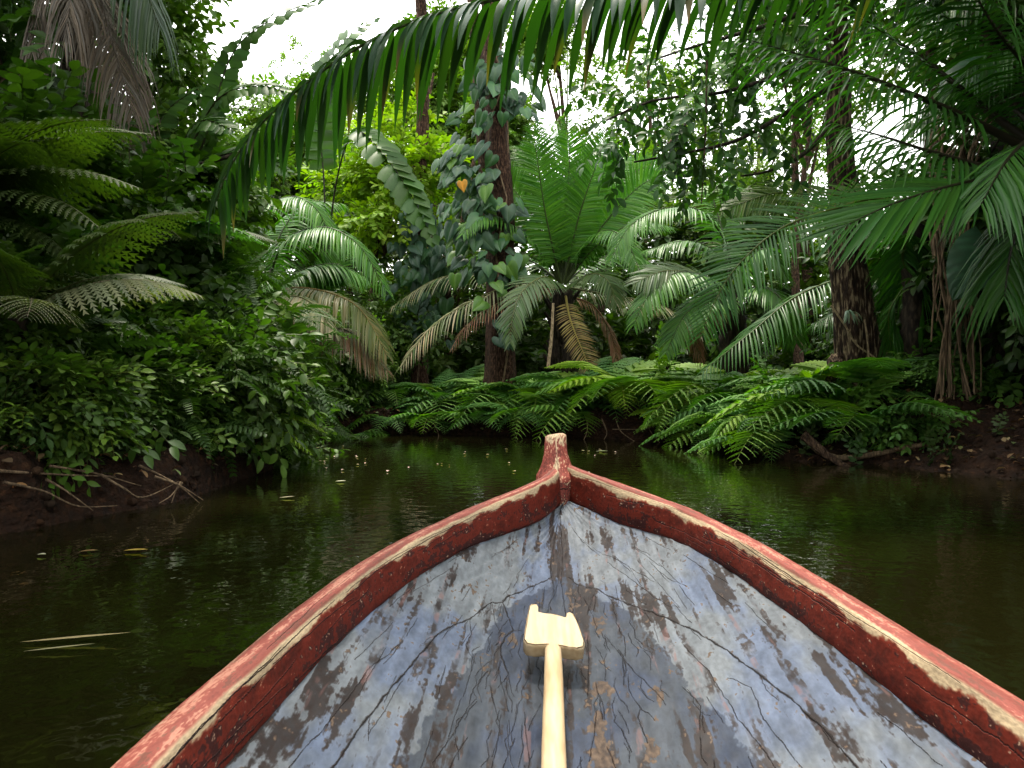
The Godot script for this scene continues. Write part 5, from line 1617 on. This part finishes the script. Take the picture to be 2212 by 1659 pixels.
	# a leaning dark bough under the banana leaves
	var bough := thing("leaning_bough", "dark bare bough leaning up to the right above the left thicket", "branch", at(300, 430, 9.4))
	trunk_part(bough, "stem", [Vector3(-0.6, -0.6, -0.2), at(330, 395, 9.4) - bough.position, at(450, 350, 9.4) - bough.position, at(580, 318, 9.4) - bough.position], 0.06, 0.02, M.dark_stem, 8)


func small_things() -> void:
	# exposed roots and sticks at the foot of the left bank
	var lists := [[[-40, 1018], [120, 1022], [240, 1024]], [[110, 1005, 0.1], [190, 1020], [250, 1030], [310, 1052]], [[90, 1035], [150, 1065, -0.1], [215, 1098, -0.2]], [[300, 1005, 0.1], [350, 1022], [395, 1045, -0.1], [430, 1076, -0.2]], [[215, 1030], [260, 1055], [315, 1068], [380, 1045]], [[395, 1045], [385, 1065, -0.1], [375, 1080, -0.2]], [[0, 1040], [90, 1060, -0.1], [170, 1088, -0.2], [250, 1090, -0.25]], [[390, 1045], [360, 1075, -0.1], [340, 1095, -0.2]], [[330, 1028], [380, 1040], [436, 1082, -0.2]]]
	for k in lists.size():
		var first: Array = lists[k][0]
		var o := on_bank(first[0], first[1])
		var way := []
		for q in lists[k]:
			way.append(on_bank(q[0] + rnd(-6, 6), q[1] + rnd(-5, 5)) - o + rv(0.02))
		var t := thing("bare_root", "pale bare root on the dark soil of the left bank, %s from the left" % ordinal(k), "root", o, "bare roots on the left bank")
		trunk_part(t, "stem", way, 0.009 if k else 0.013, 0.0025, M.root, 6, 0.15)
	var rb := thing("bare_root", "mossy root looping out of the right bank above the water", "root", at(1740, 960, 8.7))
	var bow := []
	for q in [[1735, 915], [1745, 955], [1790, 985], [1860, 984], [1940, 968], [2000, 958]]:
		bow.append(on_bank(q[0], q[1]) - rb.position + Vector3(-0.02, 0.0, 0.08))
	trunk_part(rb, "stem", bow, 0.045, 0.028, M.root, 8)
	rb = thing("bare_root", "dark slanting root dipping into the water under the looping root", "root", at(1740, 950, 8.6))
	trunk_part(rb, "stem", points([[1735, 940], [1790, 985, -0.2], [1850, 1022, -0.4]], 8.6, rb.position), 0.06, 0.03, M.bark, 8)
	for k in 7:
		var u: float = [1270, 1330, 1395, 1450, 1500, 1300, 930][k]
		var d: float = [12.4, 12.1, 11.8, 11.5, 11.3, 12.3, 13.3][k]
		var o := at(u, 905, d)
		var t := thing("twig", "bare twig hanging from the bank below the ferns, %s from the right" % ordinal([4, 2, 1, 5, 0, 3, 6][k]), "twig", o, "bare twigs below the ferns")
		trunk_part(t, "stem", [Vector3.ZERO, Vector3(rnd(-0.2, 0.2), -0.2, 0.15), Vector3(rnd(-0.4, 0.4), rnd(-0.45, -0.3), 0.25)], 0.012, 0.005, M.root, 5)
		trunk_part(t, "side_shoot", [Vector3(rnd(-0.1, 0.1), -0.16, 0.1), Vector3(rnd(-0.4, 0.4), rnd(-0.2, 0.0), 0.3)], 0.008, 0.004, M.root, 5)
	# leaves and petals afloat
	var lm := leaf_mat(0.5)
	var fl := [[290, 1192, 0.13, 0.035, Color(0.45, 0.30, 0.06), "yellow leaf floating below the bare roots"], [190, 1193, 0.09, 0.03, Color(0.22, 0.13, 0.06), "brown leaf floating near the yellow one"], [150, 1393, 0.36, 0.022, Color(0.30, 0.24, 0.12), "long straw-coloured leaf blade floating at the left"], [120, 1410, 0.22, 0.014, Color(0.24, 0.22, 0.12), "thin stem floating beside the long leaf blade"], [88, 1200, 0.05, 0.03, Color(0.5, 0.48, 0.35), "small pale leaf floating at the far left"], [735, 1041, 0.10, 0.04, Color(0.55, 0.52, 0.42), "pale leaf floating between left point and canoe"], [1430, 1108, 0.08, 0.04, Color(0.4, 0.34, 0.22), "pale leaf floating right of the stem post"], [620, 1076, 0.12, 0.025, Color(0.4, 0.36, 0.25), "thin pale leaf floating at the left point"], [1300, 976, 0.16, 0.06, Color(0.3, 0.3, 0.2), "pale leaf caught on twigs by the far bank"]]
	for q in fl:
		var d: float = 0.894 * 1628.0 / (q[1] - 829.5)
		var g := Geo.new()
		leaf(g, Vector3(-q[2] * 0.5, 0.006, 0), Vector3(1, 0.02, -0.25), Vector3(0.2, 0, 1), q[2], q[3], -0.05, 0.25, q[4], OVATE)
		var o := part("floating_leaf", g.done(lm), self, Transform3D(Basis(UP, rnd(-0.3, 0.3)), Vector3((q[0] - 1106.0) / 1628.0 * d, 0.004, -d)))
		tag(o, q[5], "leaf", "leaves afloat on the creek")
	var pg := Geo.new()
	leaf(pg, Vector3(-0.02, 0.004, 0), Vector3(1, 0.3, 0), Vector3(0, 0, 1), 0.04, 0.03, 0.3, 0.4, Color(0.62, 0.45, 0.36), OVATE)
	var petal := pg.done(lm)
	for k in 34:
		var w := rnd(958, 1022)
		var d := 0.896 * 1628.0 / (w - 829.5)
		var u := rnd(645, 1150) if k < 27 else rnd(1240, 1420)
		var o := part("petal", petal, self, Transform3D(Basis(UP, rnd(0, TAU)).scaled(Vector3.ONE * rnd(0.6, 1.2)), Vector3((u - 1106.0) / 1628.0 * d, 0.004, -d)))
		tag(o, "tiny pale petal drifting on the water before the far bank", "petal", "petals drifting on the creek")
	# dead leaves on the soil, past counting
	var places := []
	var tints := []
	for k in 14000:
		var x := rnd(-7, 9)
		var z := rnd(-16, -4)
		var s := shore(x, z)
		if s.x < 0.25 or s.x > 4.0:
			continue
		var p := Vector3(x, land_of(s.x, x, z) + 0.035, z)
		var lean := bank_lean(s.x, x, z)
		p.x -= s.y * lean
		p.z -= s.z * lean
		places.append(Transform3D(along(Vector3(rnd(-1, 1), rnd(-0.15, 0.2), rnd(-1, 1)), rnd(-0.4, 0.4)).scaled(Vector3.ONE * rnd(0.4, 1.1)), p))
		tints.append(vary([Color(0.18, 0.11, 0.055), Color(0.10, 0.06, 0.035), Color(0.30, 0.22, 0.12), Color(0.10, 0.13, 0.045)][rng.randi() % 4], 0.25))
	var o3 := scatter("leaf_litter", self, TW.litter, places, tints)
	tag(o3, "dead brown leaves strewn over the soil of the banks", "leaf litter")
	o3.set_meta("kind", "stuff")
	places = []
	tints = []
	for k in 9000:
		var x := rnd(-5, 7)
		var z := rnd(-14.5, -3.5)
		var s := shore(x, z)
		if s.x < 0.0 or s.x > 2.2:
			continue
		var lean := bank_lean(s.x, x, z)
		var size := 0.012 + 0.034 * pow(rng.randf(), 3.0)
		places.append(Transform3D(Basis(rv().normalized(), rnd(0, TAU)).scaled(Vector3.ONE * size), Vector3(x - s.y * lean, land_of(s.x, x, z), z - s.z * lean)))
		tints.append(vary(Color(0.013, 0.0068, 0.0036).lerp(Color(0.03, 0.015, 0.007), rng.randf()), 0.25))
	o3 = scatter("loose_earth", self, TW.clod, places, tints)
	tag(o3, "dark reddish clods of earth along the undercut banks", "earth")
	o3.set_meta("kind", "stuff")
	places = []
	tints = []
	for k in 5000:
		var x := rnd(-8, 9)
		var z := rnd(-17, -3.5)
		var s := shore(x, z)
		if s.x < 0.2 or (x > 2.8 and z > -9.6 and s.x < 2.0 and rng.randf() < 0.85):
			continue
		places.append(Transform3D(along(Vector3(rnd(-0.5, 0.5), 1, rnd(-0.5, 0.5))).scaled(Vector3.ONE * rnd(0.5, 1.0)), Vector3(x, land_of(s.x, x, z), z)))
		tints.append(vary(Color(0.045, 0.085, 0.025), 0.3))
	o3 = scatter("ground_cover", self, TW.small, places, tints)
	tag(o3, "low leafy ground cover under the ferns and shrubs", "ground cover")
	o3.set_meta("kind", "stuff")


func build_plants() -> void:
	make_materials()
	make_leaves()
	print("leaves ", Time.get_ticks_msec())
	build_far_forest()
	build_lime_tree()
	build_vine_tree()
	print("forest ", Time.get_ticks_msec())
	build_palms()
	print("palms ", Time.get_ticks_msec())
	build_right_bank()
	bank_ferns()
	left_thicket()
	small_things()


func _ready() -> void:
	rng.seed = 20240
	var cam := Camera3D.new()
	cam.name = "camera"
	cam.fov = 54.0
	cam.near = 0.05
	cam.far = 400.0
	add_child(cam)
	cam.position = Vector3(0, EYE, 0)
	cam.current = true
	var env := Environment.new()
	var sky := ProceduralSkyMaterial.new()
	sky.sky_top_color = Color(0.975, 0.98, 0.975)
	sky.sky_horizon_color = Color(0.985, 0.98, 0.96)
	sky.sky_curve = 0.2
	sky.ground_bottom_color = Color(0.1, 0.1, 0.08)
	sky.ground_horizon_color = Color(0.3, 0.3, 0.28)
	sky.energy_multiplier = 1.0
	env.sky = Sky.new()
	env.sky.sky_material = sky
	env.background_mode = Environment.BG_SKY
	env.tonemap_mode = Environment.TONE_MAPPER_LINEAR
	env.tonemap_exposure = 4.8
	env.sdfgi_enabled = true
	env.ssao_enabled = true
	env.ssil_enabled = true
	var we := WorldEnvironment.new()
	we.name = "environment"
	we.environment = env
	add_child(we)
	var sun := DirectionalLight3D.new()
	sun.name = "sun"
	sun.light_energy = 0.5
	sun.light_color = Color(1.0, 0.96, 0.9)
	sun.light_angular_distance = 10.0
	sun.shadow_enabled = true
	add_child(sun)
	sun.look_at_from_position(Vector3(-0.9, 9, -2.6), Vector3.ZERO)

	lumps.seed = 4
	lumps.frequency = 0.35
	lumps.fractal_octaves = 3
	build_ground()
	build_water()
	build_canoe()
	build_paddle()
	print("canoe done ", Time.get_ticks_msec())
	build_plants()
	print("plants done ", Time.get_ticks_msec())
